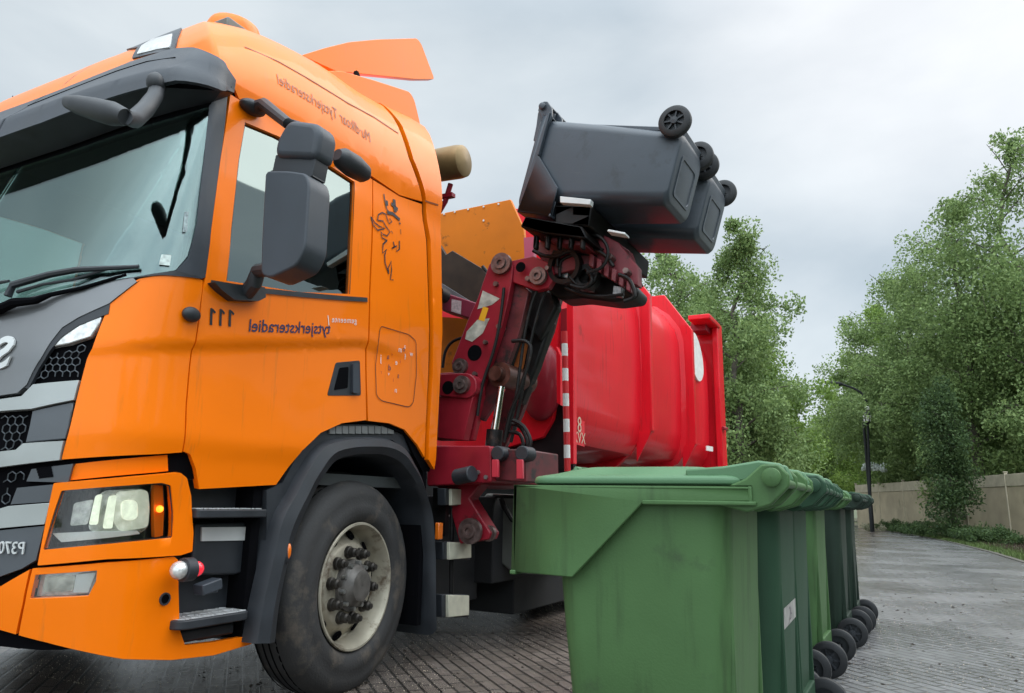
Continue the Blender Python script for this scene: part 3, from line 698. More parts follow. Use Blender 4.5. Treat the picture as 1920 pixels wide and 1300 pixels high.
ub = H([(427, 178), (400, 188), (330, 205), (240, 232), (130, 272)]) + [(UMAX, vb_[-1][1])]
l1 = [S(a, b) + SN(a, b) * (voff(a, b) - .004) for a, b in ub]; l2 = [S(a, b - .01) + SN(a, b - .01) * .0 for a, b in ub]
for sg in (1, -1):
    f_ = lambda p: p if sg == 1 else Vector((2 * XC - p.x, p.y, p.z))
    n_ = len(ub); vu.add([f_(p) for p in l1 + l2], [(i, i + 1, n_ + i + 1, n_ + i) for i in range(n_ - 1)])
vu.build('visor_underside', BLACK, visor, origin=ROOT)
# roof corner lamp
rl = panel('roof_corner_lamp', [(252, 114), (262, 94), (282, 78), (343, 58), (336, 78), (331, 98), (300, 104)], [GREYP], T, off=.016, thick=.03)
panel('roof_lamp_lens', [(262, 108), (270, 92), (290, 80), (328, 70), (322, 96), (296, 100)], [CLEAR], rl, off=.02, thick=.01, rnd=.01)
# wipers
wp = MB()
def wpt(x, y, d=.03): return hp3(x, y, d * .6)
wp.tube([wpt(22, 560, .03), wpt(34, 541, .04), wpt(100, 520), wpt(150, 511), wpt(200, 508), wpt(262, 503, .02)], [.016, .016, .014, .013, .011, .008], 8)
wp.tube([wpt(40, 552, .03), wpt(88, 538, .03), wpt(140, 528, .02), wpt(200, 508, .015), (hp3(262, 501, .012))], [.008, .006, .006, .006, .005], 6)
wp.tube([wpt(-60, 560, .03), wpt(0, 536, .03), wpt(24, 532, .03)], [.01, .008, .006], 6)
wp.build('wiper', BLACK, T, origin=ROOT)
s_ = MB()
s_.tube([hp3(0, 592, .03), hp3(45, 578, .045), hp3(80, 572, .035), hp3(105, 560, .03), hp3(160, 545, .02), hp3(240, 520, .02)], [.02, .02, .015, .01, .008, .006], 8)
s_.build('cowl_trim', DARK, T, origin=ROOT)
s_ = MB(); c0 = hit(308, 487)
def sticker(name, poly, m_, off=.004): return panel(name, poly, [m_], T, off=off, thick=.001, bevel=0, rnd=.004)
sticker('windscreen_sticker', [(303, 478), (321, 479), (318, 499), (298, 497)], mat('sticker_white', (.55, .62, .58), .5, var=.3, vscale=60))
sticker('windscreen_sticker', [(346, 398), (353, 398), (350, 436), (342, 436)], mat('sticker_pale', (.28, .34, .34), .4, var=.5, vscale=60))

# ---- interior
it = MB()
it.box((XC, 3.78, 2.1), (2.3, .04, 1.9)); it.box((XC, 2.9, 1.05), (2.3, 1.7, .06))
it.box((XC, 2.9, 2.98), (2.1, 1.6, .04))
it.build('cab_interior', mat('interior_grey', (.05, .055, .055), .8, var=.2), T, origin=ROOT)
ds = MB(); ds.prism([(XC - 1.1, 1.86, 1.15), (XC - 1.1, 1.82, 1.74), (XC - 1.1, 2.05, 1.78), (XC - 1.1, 2.2, 1.62), (XC - 1.1, 2.15, 1.15)], (2.2, 0, 0))
ds.build('dashboard', mat('dash_grey', (.06, .065, .065), .6), T, bevel=.03, origin=ROOT)
def seat(x):
    s_ = MB(); s_.prism(fillet([(x - .24, 2.75, 1.35), (x - .24, 2.8, 1.55), (x - .24, 3.25, 1.5), (x - .24, 3.5, 2.2), (x - .24, 3.62, 2.2), (x - .24, 3.45, 1.35)], .06), (.48, 0, 0))
    s_.prism(fillet([(x - .14, 3.52, 2.24), (x - .14, 3.55, 2.46), (x - .14, 3.66, 2.46), (x - .14, 3.64, 2.24)], .04), (.28, 0, 0))
    return s_.build('seat', mat('seat_cloth', (.035, .037, .04), .85), T, bevel=.02, origin=ROOT)
seat(XC + .75); seat(XC - .75)
sw = MB(); cc = Vector((XC - .72, 2.3, 1.82)); ax = Vector((0, .55, .83)).normalized(); a_ = Vector((1, 0, 0)); b_ = ax.cross(a_)
sw.tube([cc + (a_ * math.cos(t) + b_ * math.sin(t)) * .22 for t in np.linspace(0, 2 * math.pi, 33)], .016, 8, cap=False)
for t in (0, math.pi, -math.pi / 2): sw.tube([cc, cc + (a_ * math.cos(t) + b_ * math.sin(t)) * .22], .014, 6)
sw.build('steering_wheel', BLACK, T, origin=ROOT)

# ---- mirrors
def rbox(name, corners_px, Yp, depth, m_, parent, rnd=.04, bev=.03, shear=(0, 0)):
    pts = fillet([onY(x, y, Yp) for x, y in corners_px], rnd); mb = MB(); mb.prism(pts, (shear[0], depth, shear[1]))
    return mb.build(name, m_, parent, bevel=bev, seg=4, origin=ROOT)
mir = rbox('wide_angle_mirror', [(540, 222), (592, 229), (599, 245), (590, 297), (512, 294), (516, 262)], 2.12, .12, GREYP, T)
mm_ = rbox('main_mirror', [(497, 320), (540, 320), (574, 325), (580, 345), (572, 465), (556, 498), (505, 522), (488, 515), (490, 450)], 2.10, .13, GREYP, T, rnd=.03)
rbox('mirror_glass', [(505, 335), (572, 340), (562, 480), (500, 500)], 2.232, .004, CHROME, mm_, rnd=.02, bev=0)
rbox('mirror_bridge', [(517, 290), (592, 296), (585, 332), (510, 322)], 2.14, .08, BLACK, T, rnd=.01, bev=.01)
s_ = MB(); a = onY(600, 300, 2.2)
door_top = S(*hit(465, 205)); door_top2 = S(*hit(520, 222))
s_.tube([door_top + Vector((.03, 0, 0)), door_top + Vector((.10, -.0, 0)), onY(540, 232, 2.16), onY(560, 236, 2.2)], [.03, .03, .025, .02], 10)
s_.ball(door_top + Vector((.03, .0, .0)), .055, (.8, 1.3, .6))
s_.build('mirror_top_bracket', BLACK, T, origin=ROOT)
s_ = MB(); dl = S(*hit(448, 540))
lowarm = [dl + Vector((.02, 0, -.02)), dl + Vector((.06, -.02, .03)), onY(452, 512, 2.14), onY(500, 500, 2.16), onY(560, 490, 2.18)]
s_.tube([dl + Vector((.02, .02, -.03)), dl + Vector((.09, 0, .01)), dl + Vector((.12, -.01, .06)), onY(505, 505, 2.17), onY(560, 494, 2.18)], [.035, .035, .032, .032, .025], 10)
s_.build('mirror_bottom_bracket', BLACK, T, origin=ROOT)
panel('mirror_foot', [(386, 531), (482, 541), (484, 560), (470, 567), (425, 565), (400, 546)], [BLACK], T, off=.05, thick=.05, rnd=.008, bevel=.01)
# kerb mirror above the door
s_ = MB(); k0 = onX(632, 290, -2.36); k1 = onX(690, 332, -2.36)
d = (k1 - k0); s_.tube([k0 + d * t for t in (0, .15, .5, .85, 1)], [.03, .055, .062, .05, .02], 14)
s_.build('kerb_mirror', BLACK, T, origin=ROOT)
s_ = MB(); s_.tube([k0 + d * .3, S(*hit(640, 300))], .02, 8); s_.build('kerb_mirror_arm', BLACK, T, origin=ROOT)
# front mirror on the visor
s_ = MB(); fm0 = onY(120, 190, 1.52); fm1 = onY(236, 220, 1.52); d = fm1 - fm0
s_.tube([fm0, fm0 + d * .08, fm0 + d * .25, fm0 + d * .5, fm0 + d * .8, fm1], [.008, .026, .036, .042, .044, .03], 20)
fm = s_.build('front_mirror', BLACK, T, origin=ROOT)
s_ = MB(); s_.tube([fm1 - d * .15, fm1, onY(252, 224, 1.62), onY(272, 206, 1.70), onY(290, 182, 1.78), onY(296, 160, 1.84)], [.02, .026, .034, .034, .032, .03], 12)
s_.ball(onY(291, 155, 1.80), .045, (.8, .8, 1)); s_.build('front_mirror_arm', BLACK, fm, origin=ROOT)

# ---- roof beacon, deflectors, antenna
bc = MB(); c0 = onX(441, 44, -3.05) - Vector((0, 0, .115)); 
lp_ = []
for f_, z in ((.8, 0), (.8, .05), (.72, .085), (.5, .10), (.15, .104)):
    lp_.append([c0 + Vector((.17 * f_ * math.cos(t), .19 * f_ * math.sin(t), z)) for t in np.linspace(0, 2 * math.pi, 24, endpoint=False)])
bc.loft(lp_); beacon = bc.build('roof_beacon', mat('beacon_amber', (.9, .20, .006), .4, spec=.2, coat=.2, var=.15, vscale=30), T, origin=ROOT)
bc = MB(); bc.box(c0 + Vector((0, 0, -.04)), (.3, .34, .09)); bc.build('beacon_base', GREY_BOX, beacon, bevel=.01, origin=ROOT)
def fin(name, px, X, th_, m_, lean=0):
    pts = [onX(x, y, X) for x, y in px]; z0 = min(p.z for p in pts)
    pts = [p + Vector((-(p.z - z0) * lean, 0, 0)) for p in pts]
    mb = MB(); mb.prism(fillet(pts, .03, 3), (-th_, 0, 0)); return mb.build(name, m_, T, bevel=.012, origin=ROOT)
fin('roof_spoiler', [(565, 104), (610, 90), (655, 79), (710, 74), (782, 72), (790, 82), (815, 149), (780, 149), (690, 140), (630, 134)], -3.05, .05, ORANGE)
fin('roof_side_wing', [(610, 133), (640, 133), (700, 150), (768, 172), (777, 186), (789, 236), (760, 228), (716, 205), (640, 170)], -2.86, .05, ORANGE)
s_ = MB(); s_.tube([onX(668, 138, -3.02), onX(672, 150, -2.9)], .02, 8); s_.build('spoiler_bracket', DARK, T, origin=ROOT)
# roof deflector body between the wings
mb = MB(); P0 = [(XC - .75, 3.0, 3.42), (XC - .75, 4.05, 3.50), (XC - .75, 4.15, 3.62), (XC - .75, 3.5, 3.58)]
mb.prism(P0, (1.5, 0, 0)); mb.build('roof_deflector', ORANGE, T, bevel=.03, origin=ROOT)
s_ = MB(); a = onY(16, 216, 2.3); s_.tube([a + Vector((0, 0, -.12)), a, onY(24, 180, 2.3)], [.006, .004, .003], 6); s_.build('antenna', BLACK, T, origin=ROOT)
# exhaust stack end behind the cab
s_ = MB(); e0 = onY(824, 310, 4.35); e1 = e0 + Vector((.32, 0, -.02)).normalized() * .30
s_.lathe([(-.35, .12), (.17, .125), (.215, .117), (.23, .09), (.235, .001)], e0, (1, .0, -.05), 32); ex = s_.build('air_intake_drum', BRASS, T, origin=ROOT)
s_ = MB(); s_.tube([onY(845, 345, 4.4), onY(835, 378, 4.4), onY(822, 400, 4.4)], .02, 8); s_.box(onY(840, 368, 4.4), (.1, .05, .03)); s_.build('drum_bracket', CRANE_RED, ex, origin=ROOT)

# ---- step well, steps, side marker lamps (below the door)
sm = MB()
sm.box((-2.84, 2.25, .72), (.30, .50, .62)); sm.box((-2.95, 2.45, .7), (.5, .2, .7)); sm.box((-2.9, 2.2, .40), (.6, .5, .05))
sm.build('step_housing', BLACK, T, bevel=.01, origin=ROOT)
def stepper(name, y0, y1, z, x1, x0=-2.95, round_=True):
    mb = MB(); pts = fillet([(x0, y0, z), (x1, y0, z), (x1, y1, z), (x0, y1, z)], .06 if round_ else .02)
    mb.prism(pts, (0, 0, -.035)); o = mb.build(name, BLACK, T, bevel=.005, origin=ROOT)
    mt = MB(); n_ = 0
    for i in range(11):
        for j in range(7):
            x = x0 + .03 + (x1 - x0 - .06) * j / 6; y = y0 + .03 + (y1 - y0 - .06) * i / 10
            mt.box((x, y, z + .002), (.009, .026, .005), Matrix.Rotation(R(40 if (i + j) % 2 else -40), 3, 'Z'))
    mt.add([Vector(p) * 1 + Vector((0, 0, .0015)) for p in fillet([(x0 + .01, y0 + .01, z), (x1 - .01, y0 + .01, z), (x1 - .01, y1 - .01, z), (x0 + .01, y1 - .01, z)], .05)], [list(range(20))])
    mt.build('tread_plate', TREAD, o, origin=ROOT)
    return o
stepper('entry_step', 2.14, 2.52, .90, -2.53, round_=False)
stepper('entry_step', 2.10, 2.47, .475, -2.52)
s_ = MB(); pl = [onX(x, y, -2.62) for x, y in [(366, 982), (498, 978), (495, 1062), (440, 1078), (352, 1078), (362, 1040)]]; s_.prism(pl, (-.06, 0, 0)); sp = s_.build('step_riser', BLACK, T, bevel=.008, origin=ROOT)
s_ = MB(); s_.prism([onX(x, y, -2.612) for x, y in [(379, 989), (486, 988), (486, 1013), (378, 1015)]], (-.01, 0, 0)); s_.build('reflective_strip', REFL, sp, origin=ROOT)
s_ = MB(); c = onX(354, 1068, -2.50); s_.ball(c + Vector((0, -.045, 0)), .035); ml = s_.build('marker_lamp', CLEAR, T, origin=ROOT)
s_ = MB(); s_.cyl(c + Vector((0, -.03, 0)), c + Vector((0, .012, 0)), .045, n=20); s_.build('lamp_body', BLACK, ml, origin=ROOT)
s_ = MB(); s_.ball(c + Vector((0, .035, 0)), .03, (1, 1, 1)); s_.build('red_lens', REDLENS, ml, origin=ROOT)
s_ = MB(); c = onX(390, 1100, -2.58); s_.box(c, (.06, .10, .045), Matrix.Rotation(R(12), 3, 'X')); s_.box(c + Vector((0, 0, -.02)), (.05, .07, .012)); s_.build('step_lamp', GREYP, T, bevel=.008, origin=ROOT)

# ---- wheel arch
def pathpx(pts, X): return [onX(x, y, X) for x, y in pts]
arO = pathpx([(481, 1208), (495, 1130), (515, 1040), (532, 970), (557, 925), (577, 885), (611, 836), (650, 822), (690, 819), (735, 822), (765, 838), (783, 868), (797, 898), (808, 940), (818, 985), (820, 1060), (819, 1120), (818, 1168)], XS + .04)
arI = pathpx([(520, 1204), (528, 1130), (545, 1050), (560, 1000), (592, 927), (607, 900), (632, 868), (660, 858), (690, 856), (722, 858), (748, 870), (765, 888), (777, 905), (790, 930), (799, 962), (806, 1030), (808, 1100), (811, 1192)], XS + .02)
def resample(P_, k=4):
    out = []
    for i in range(len(P_) - 1):
        a, b, c, d = P_[max(i - 1, 0)], P_[i], P_[i + 1], P_[min(i + 2, len(P_) - 1)]
        for t in [q / k for q in range(k)]: out.append(.5 * ((2 * b) + (c - a) * t + (2 * a - 5 * b + 4 * c - d) * t * t + (3 * b - a - 3 * c + d) * t ** 3))
    return out + [P_[-1]]
arO, arI = resample(arO), resample(arI)
mb = MB(); loops = []
for o_, i_ in zip(arO, arI):
    mid = (o_ + i_) / 2
    loops.append([o_ + Vector((-.42, 0, 0)), o_ + Vector((-.05, 0, 0)), o_ * .88 + i_ * .12 + Vector((-.012, 0, 0)), mid * 1 + Vector((.015, 0, 0)), i_ * .88 + o_ * .12 + Vector((.0, 0, 0)), i_ + Vector((-.03, 0, 0)), i_ + Vector((-.42, 0, 0))])
mb.loft(loops, cap=True, closed=True); mb.build('wheel_arch', BLACK, T, origin=ROOT)
# dark liner above the arch between body and arch, with the vent strip
mb = MB(); mb.prism(pathpx([(530, 905), (560, 850), (600, 812), (640, 796), (740, 797), (775, 830), (800, 880), (770, 850), (735, 825), (650, 824), (611, 838), (557, 926), (481, 1208), (500, 1000), (500, 920)], XS - .03), (-.3, 0, 0))
mb.build('arch_liner', BLACK, T, origin=ROOT)
s_ = MB()
for k in range(10): 
    x = 618 + k * 12.2; s_.prism(pathpx([(x, 799), (x + 10.5, 799.5), (x + 10.5, 814), (x, 813)], XS - .020), (-.02, 0, 0))
s_.build('vent_strip', mat('vent_grey', (.16, .16, .155), .6, var=.2), T, origin=ROOT)
mb = MB(); mb.box((XS - .28, 3.80, .74), (.5, .04, 1.0)); mb.box((XS - .42, 3.15, 1.28), (.04, 1.25, .34)); mb.box((XS - .3, 2.5, .8), (.5, .05, .9)); mb.box((XS - .3, 3.1, 1.42), (.55, 1.2, .04))
mb.build('mud_guard', DARK, T, origin=ROOT)
s_ = MB(); s_.ball(onX(536, 1038, XS + .03), .05, (.35, .5, 1.0)); ml2 = s_.build('arch_marker_lamp', BLACK, T, origin=ROOT)
s_ = MB(); s_.ball(onX(541, 1034, XS + .04), .032, (.4, .4, 1.1)); s_.build('amber_lens', AMBER, ml2, origin=ROOT)
s_ = MB(); s_.box(onX(823, 996, XS + .0), (.03, .05, .10)); s_.build('side_reflector', AMBER, T, bevel=.006, origin=ROOT)

# ---- wheels
def wheel(center, steer, outx=1, small=False):
    c = Vector(center); rot = Matrix.Rotation(steer, 3, 'Z'); ax = rot @ Vector((1, 0, 0)); r = .541
    t = MB(); prof = [(-.30, .30), (-.30, .42), (-.29, .47), (-.26, .52), (-.22, .535), (-.15, r), (-.085, .538), (-.045, .524), (-.02, .50), (-.008, .455), (-.012, .43), (-.002, .41), (0, .375), (-.008, .345), (-.028, .325), (-.05, .30)]
    t.lathe(prof, c, ax, 72)
    ty = t.build('wheel', RUBBER, T, origin=ROOT, sharp=40)
    g_ = MB()
    for d in (-.235, -.19, -.15, -.11): g_.lathe([(d - .005, r + .001 - abs(d + .15) * .06), (d + .005, r + .001 - abs(d + .15) * .06)], c, ax, 60)
    g_.build('tread_groove', DARK, ty, origin=ROOT)
    rm = MB()
    rm.lathe([(-.02, .322), (-.012, .318), (-.012, .308), (-.03, .300), (-.05, .292), (-.10, .285), (-.125, .275), (-.128, .265), (-.10, .235), (-.075, .215), (-.068, .205), (-.066, .135), (-.05, .128)], c, ax, 60)
    ri = rm.build('rim', RIM, ty, origin=ROOT)
    e1 = Vector((0, 0, 1)); e2 = ax.cross(e1)
    hb = MB(); hb.lathe([(-.07, .135), (-.045, .13), (-.04, .11), (-.02, .105), (-.015, .10), (-.005, .085), (.012, .078), (.016, .06), (.012, .002)], c, ax, 40)
    hb.build('hub', mat('hub_dark', (.11, .10, .09), .5, metal=.3, var=.3, vscale=20), ty, origin=ROOT)
    nt_ = MB(); hl_ = MB(); bo = MB()
    for k in range(10):
        a = 2 * math.pi * (k + .3) / 10; dr = e1 * math.cos(a) + e2 * math.sin(a)
        p = c + dr * .17
        nt_.lathe([(-.07, .033), (-.05, .031), (-.047, .025), (-.02, .024), (-.014, .015), (-.004, .015), (-.002, .001)], p, ax, 12)
        a2 = a + math.pi / 10; dr2 = e1 * math.cos(a2) + e2 * math.sin(a2)
        p = c + dr2 * .250 + ax * -.106
        nrm = (ax * .75 + dr2 * -.55).normalized() if False else (ax + dr2 * .9).normalized()
        nn = (ax * .62 - dr2 * -.0).normalized(); hl_.lathe([(0.0, .029), (.010, .027), (.010, .001)], p, (ax * 1.0 + dr2 * -.6).normalized() if False else (ax + dr2 * .75).normalized(), 16)
        a3 = 2 * math.pi * (k + .8) / 10; bo.cyl(c + (e1 * math.cos(a3) + e2 * math.sin(a3)) * .115 + ax * -.04, c + (e1 * math.cos(a3) + e2 * math.sin(a3)) * .115 + ax * -.015, .011, n=8)
    nt_.build_each('wheel_nut', mat('nut_dark', (.05, .045, .04), .4, metal=.6, var=.3, vscale=30), ty, origin=ROOT)
    hl_.build_each('hand_hole', DARK, ty, origin=ROOT); bo.build_each('hub_bolt', STEEL, ty, origin=ROOT)
    return ty
wheel((XS - .01, 3.215, .512), R(4.6))
for y in (10.2, 11.4): wheel((XS - .05, y, .525), 0)
# far side wheels
mb = MB()
for y in (3.12, 10.2, 11.4): mb.cyl((XC - 1.2, y, .525), (XC - .9, y, .525), .52, n=40)
mb.build('far_wheel', RUBBER, T, origin=ROOT)

# ---- chassis, with low black boxes added to block light beneath
ch = MB()
ch.box((XC + .42, 7.8, .98), (.09, 9.6, .27)); ch.box((XC - .42, 7.8, .98), (.09, 9.6, .27))
ch.box((XC, 3.1, .7), (1.6, 2.4, .5)); ch.box((XC, 4.6, .55), (1.9, .7, .6))
ch.box((XC, 11.5, .85), (2.2, .15, .15)); ch.box((XC, 6.5, 1.16), (1.2, 2, .08)); ch.box((XC + .1, 7.0, .68), (2.0, 4.2, .62)); ch.box((XC - .2, 2.6, .62), (1.9, 1.6, .5)); ch.box((XC, 3.9, .75), (2.0, .3, .7)); ch.box((XC - .9, 4.6, .6), (.6, 1.4, .7))
ch.box((XC, 6.3, .54), (2.15, 2.0, .86)); ch.build('chassis', mat('chassis_black', (.012, .012, .013), .7, var=.3), T, bevel=.01, origin=ROOT)
s_ = MB(); s_.prism(fillet([onY(x, y, 5.05) for x, y in [(905, 925), (1010, 930), (1075, 940), (1075, 1082), (960, 1075), (925, 1045)]], .05), (0, .9, 0)); s_.build('tank', GREY_BOX, T, bevel=.02, origin=ROOT)
s_ = MB(); s_.tube([onY(925, 930, 4.95), onY(980, 933, 4.95), onY(1060, 933, 4.95)], .014, 8); s_.tube([onY(940, 935, 4.9), onY(945, 950, 4.9), onY(960, 975, 4.9), onY(1000, 985, 4.95)], .02, 8); s_.build('air_hose', DIRTY, T, origin=ROOT)
sr = MB()
for k in range(4): sr.box((XC + 1.16, 7.4 + k * .02, .55 + k * .16), (.03, 2.4, .05))
sr.build('side_guard', BLACK, T, origin=ROOT)
# rear marker board / reflective plates beside the arch
for (x0, y0, x1, y1) in [(847, 916, 887, 948), (843, 1016, 884, 1050), (841, 1115, 880, 1158)]:
    s_ = MB(); X = XS + .02
    s_.prism([onX(x0 - 12, y0, X - .02), onX(x1 - 2, y0, X - .02), onX(x1 - 2, y1, X - .02), onX(x0 - 12, y1, X - .02)], (-.06, 0, 0)); bb = s_.build('reflector_box', BLACK, T, bevel=.005, origin=ROOT)
    s_ = MB(); s_.prism([onX(x0, y0 + 1, X), onX(x1, y0 + 2, X), onX(x1, y1 - 4, X), onX(x0, y1, X)], (-.025, 0, 0)); s_.build('reflector_plate', REFL_Y, bb, bevel=.004, origin=ROOT)
s_ = MB(); s_.tube([onX(848, 950, XS - .05), onX(846, 1120, XS - .05)], .015, 8); s_.box(onX(826, 960, XS - .1), (.1, .04, .3)); s_.build('reflector_post', DIRTY, T, origin=ROOT)

# ================================================================== hopper (orange) behind the cab
def pY(pts, Y): return [onY(x, y, Y) for x, y in pts]
hp_ = MB()
hp_.prism(pY([(770, 414), (830, 400), (900, 386), (957, 374), (982, 430), (986, 500), (960, 560), (900, 600), (770, 560)], 5.35), (0, .04, 0))
hopper = hp_.build('hopper', mat('hopper_orange', (.64, .17, .008), .5, spec=.2, var=.15, vscale=2, dirt=((.10, .05, .02), .62, 9)), T, bevel=.004, origin=ROOT)
s_ = MB(); s_.prism(pY([(770, 440), (824, 458), (836, 478), (848, 470), (905, 504), (918, 522), (905, 560), (880, 590), (770, 560)], 5.0), (0, .04, 0)); s_.build('hopper_flap', mat('hopper_grime', (.05, .028, .016), .6, var=.4, vscale=6), hopper, bevel=.004, origin=ROOT)
s_ = MB(); s_.prism(pY([(770, 520), (822, 528), (893, 572), (888, 590), (822, 552), (770, 540)], 4.9), (0, .04, 0)); s_.build('hopper_rail', mat('rail_grey', (.2, .19, .2), .5, var=.3), hopper, origin=ROOT)
s_ = MB(); s_.prism(pY([(770, 590), (900, 600), (900, 760), (770, 760)], 5.2), (0, .04, 0)); s_.build('hopper_side', mat('hopper_orange_lower', (.60, .16, .01), .5, spec=.2, var=.2, vscale=3, dirt=((.15, .06, .02), .6, 5)), hopper, origin=ROOT)
s_ = MB()
for x, y in [(833, 402), (878, 393), (907, 388), (907, 414), (853, 398), (935, 383)]: 
    c = onY(x, y, 5.345); s_.cyl(c, c + Vector((0, -.006, 0)), .009, n=10)
s_.build_each('hopper_rivet', WHITE, hopper, origin=ROOT)
s_ = MB(); s_.prism(pY([(982, 446), (1002, 444), (1000, 500), (984, 496)], 5.1), (0, .05, 0)); s_.build('hopper_bracket', mat('bracket_pink', (.55, .10, .16), .4, coat=.4), hopper, origin=ROOT)

# ================================================================== side loader arm
def plate(mb, px, Y, t): mb.prism(pY(px, Y), (0, t, 0))
cb = MB()
cb.prism(fillet(pY([(800, 836), (920, 836), (922, 905), (800, 912)], 4.0), .02), (0, 1.0, 0))
cb.prism(pY([(815, 700), (850, 698), (905, 700), (905, 740), (885, 826), (818, 826)], 4.28), (0, .06, 0))
cb.prism(pY([(800, 905), (905, 905), (880, 935), (920, 1000), (915, 1012), (862, 1020), (845, 960), (845, 925)], 4.15), (0, .12, 0))
crane = cb.build('loader_crane', CRANE_RED, T, bevel=.008, origin=ROOT); tag(crane, 'red hydraulic side loader arm with greasy black joints')
# pivot lug
s_ = MB(); pc = onY(868, 722, 4.15); s_.prism(fillet(pY([(820, 702), (855, 700), (880, 700), (893, 712), (893, 735), (878, 748), (850, 745), (820, 742)], 4.15), .03), (0, .12, 0))
s_.prism(pY([(822, 742), (878, 745), (890, 732), (868, 826), (820, 822)], 4.17), (0, .08, 0)); s_.build('pivot_lug', CRANE_RED, crane, bevel=.006, origin=ROOT)
arm_poly = [(917, 496), (928, 486), (943, 482), (957, 487), (962, 500), (959, 528), (950, 575), (940, 616), (925, 660), (912, 700), (900, 735), (886, 752), (868, 748), (856, 700), (846, 682), (862, 640), (878, 598), (895, 560), (905, 530)]
s_ = MB(); plate(s_, arm_poly, 4.25, .06); arm1 = s_.build('lift_arm', CRANE_RED, crane, bevel=.006, origin=ROOT)
s_ = MB(); plate(s_, [(960, 520), (992, 545), (975, 620), (950, 690), (925, 760), (905, 790), (890, 780), (912, 700), (940, 616)], 4.32, .05)
plate(s_, [(990, 540), (1050, 560), (1035, 620), (1000, 710), (975, 780), (940, 850), (905, 858), (925, 780), (965, 690), (985, 620)], 4.85, .06)
plate(s_, [(1000, 545), (1045, 565), (1020, 620), (980, 700), (965, 690), (985, 620)], 4.7, .06)
s_.build_each('inner_arm', CRANE_DARK, crane, bevel=.006, origin=ROOT)
s_ = MB()
for (x, y, r0, Y) in [(942, 496, .075, 4.25), (1011, 519, .06, 4.25), (868, 722, .06, 4.15), (865, 688, .055, 4.25), (884, 996, .08, 4.12), (918, 1000, .05, 4.2)]:
    c = onY(x, y, Y); s_.lathe([(0, r0), (.03, r0), (.03, r0 * .6), (.045, r0 * .55), (.045, r0 * .28), (.03, r0 * .25), (.03, .001)], c, (0, -1, 0), 20)
s_.build_each('pivot_pin', mat('pin_steel', (.17, .12, .11), .4, metal=.7, var=.4, vscale=25), crane, origin=ROOT)
s_ = MB()
for x, y, r0, Y in [(840, 727, .045, 4.15), (890, 662, .055, 4.25), (976, 501, .035, 4.22)]:
    c = onY(x, y, Y); s_.cyl(c + Vector((0, -.002, 0)), c + Vector((0, .004, 0)), r0, n=20)
s_.build_each('lightening_hole', DARK, crane, origin=ROOT)
s_ = MB(); s_.prism(pY([(905, 545), (937, 560), (922, 572), (895, 580)], 4.247), (0, .002, 0)); s_.prism(pY([(895, 600), (918, 597), (905, 625), (885, 641), (872, 636), (875, 622)], 4.247), (0, .002, 0)); s_.build_each('arm_sticker', mat('sticker_ivory', (.40, .37, .31), .6, var=.4, vscale=16), arm1, origin=ROOT)
s_ = MB(); s_.prism(pY([(906, 575), (916, 578), (908, 603), (897, 600)], 4.246), (0, .002, 0)); s_.build('warning_sticker', YELLOW, arm1, origin=ROOT)
s_ = MB(); s_.prism(pY([(822, 545), (900, 570), (890, 600), (822, 580)], 4.6), (0, .2, 0)); bx = s_.build('crossbeam', mat('beam_magenta', (.22, .02, .045), .5, var=.2), crane, bevel=.01, origin=ROOT)
s_ = MB(); s_.prism(pY([(847, 561), (865, 565), (864, 590), (846, 584)], 4.597), (0, .002, 0)); s_.build('data_sticker', mat('sticker_pink', (.6, .45, .45), .6, var=.3, vscale=50), bx, origin=ROOT)
s_ = MB(); c = onY(833, 556, 4.55); s_.cyl(c, c + Vector((0, -.1, 0)), .055, n=16); s_.build('hydraulic_motor', DIRTY, crane, origin=ROOT)
# upper link and head
s_ = MB(); plate(s_, [(955, 490), (1000, 480), (1035, 495), (1040, 520), (1028, 540), (1005, 545), (962, 530)], 4.27, .06); s_.build('upper_link', CRANE_RED, crane, bevel=.006, origin=ROOT)
s_ = MB()
plate(s_, [(1000, 470), (1020, 440), (1080, 430), (1120, 435), (1160, 455), (1195, 500), (1195, 535), (1140, 520), (1100, 500), (1040, 515)], 4.3, .10)
plate(s_, [(1000, 465), (1040, 425), (1120, 430), (1180, 470), (1196, 515), (1150, 525), (1050, 510)], 4.62, .08)
s_.prism(pY([(1020, 425), (1060, 436), (1095, 440), (1100, 462), (1050, 456), (1020, 445)], 4.1), (0, 1.05, 0))
for k in range(6): s_.prism(pY([(1105 + k * 14, 474 + k * 9), (1114 + k * 14, 479 + k * 9), (1112 + k * 14, 503 + k * 9), (1103 + k * 14, 498 + k * 9)], 4.24), (0, .05, 0))
s_.build('lifter_head', mat('head_red_grime', (.17, .022, .03), .5, var=.35, vscale=6, dirt=((.02, .014, .014), .55, 9)), crane, bevel=.006, origin=ROOT)
s_ = MB()   # dark belly: rotator and cylinders under the head
s_.prism(fillet(pY([(1030, 525), (1075, 490), (1120, 488), (1165, 510), (1198, 545), (1192, 560), (1150, 566), (1090, 558), (1050, 562), (1025, 545)], 4.45), .03), (0, .22, 0))
s_.prism(pY([(958, 530), (1035, 545), (1045, 575), (1010, 640), (985, 610), (962, 640), (948, 600)], 4.5), (0, .1, 0))
s_.prism(pY([(985, 600), (1035, 600), (1005, 690), (975, 760), (955, 720)], 4.55), (0, .1, 0))
s_.build('rotator', DIRTY, crane, bevel=.02, origin=ROOT)
s_ = MB(); s_.lathe([(-.06, .02), (-.06, .085), (.32, .085), (.32, .02)], onY(945, 705, 4.35), (0.05, 1, 0), 24); s_.lathe([(-.12, .05), (-.06, .05)], onY(945, 705, 4.35), (0.05, 1, 0), 20, cap=True); s_.build('cross_shaft', mat('shaft_grime', (.10, .04, .03), .4, metal=.4, var=.5, vscale=12), crane, origin=ROOT)
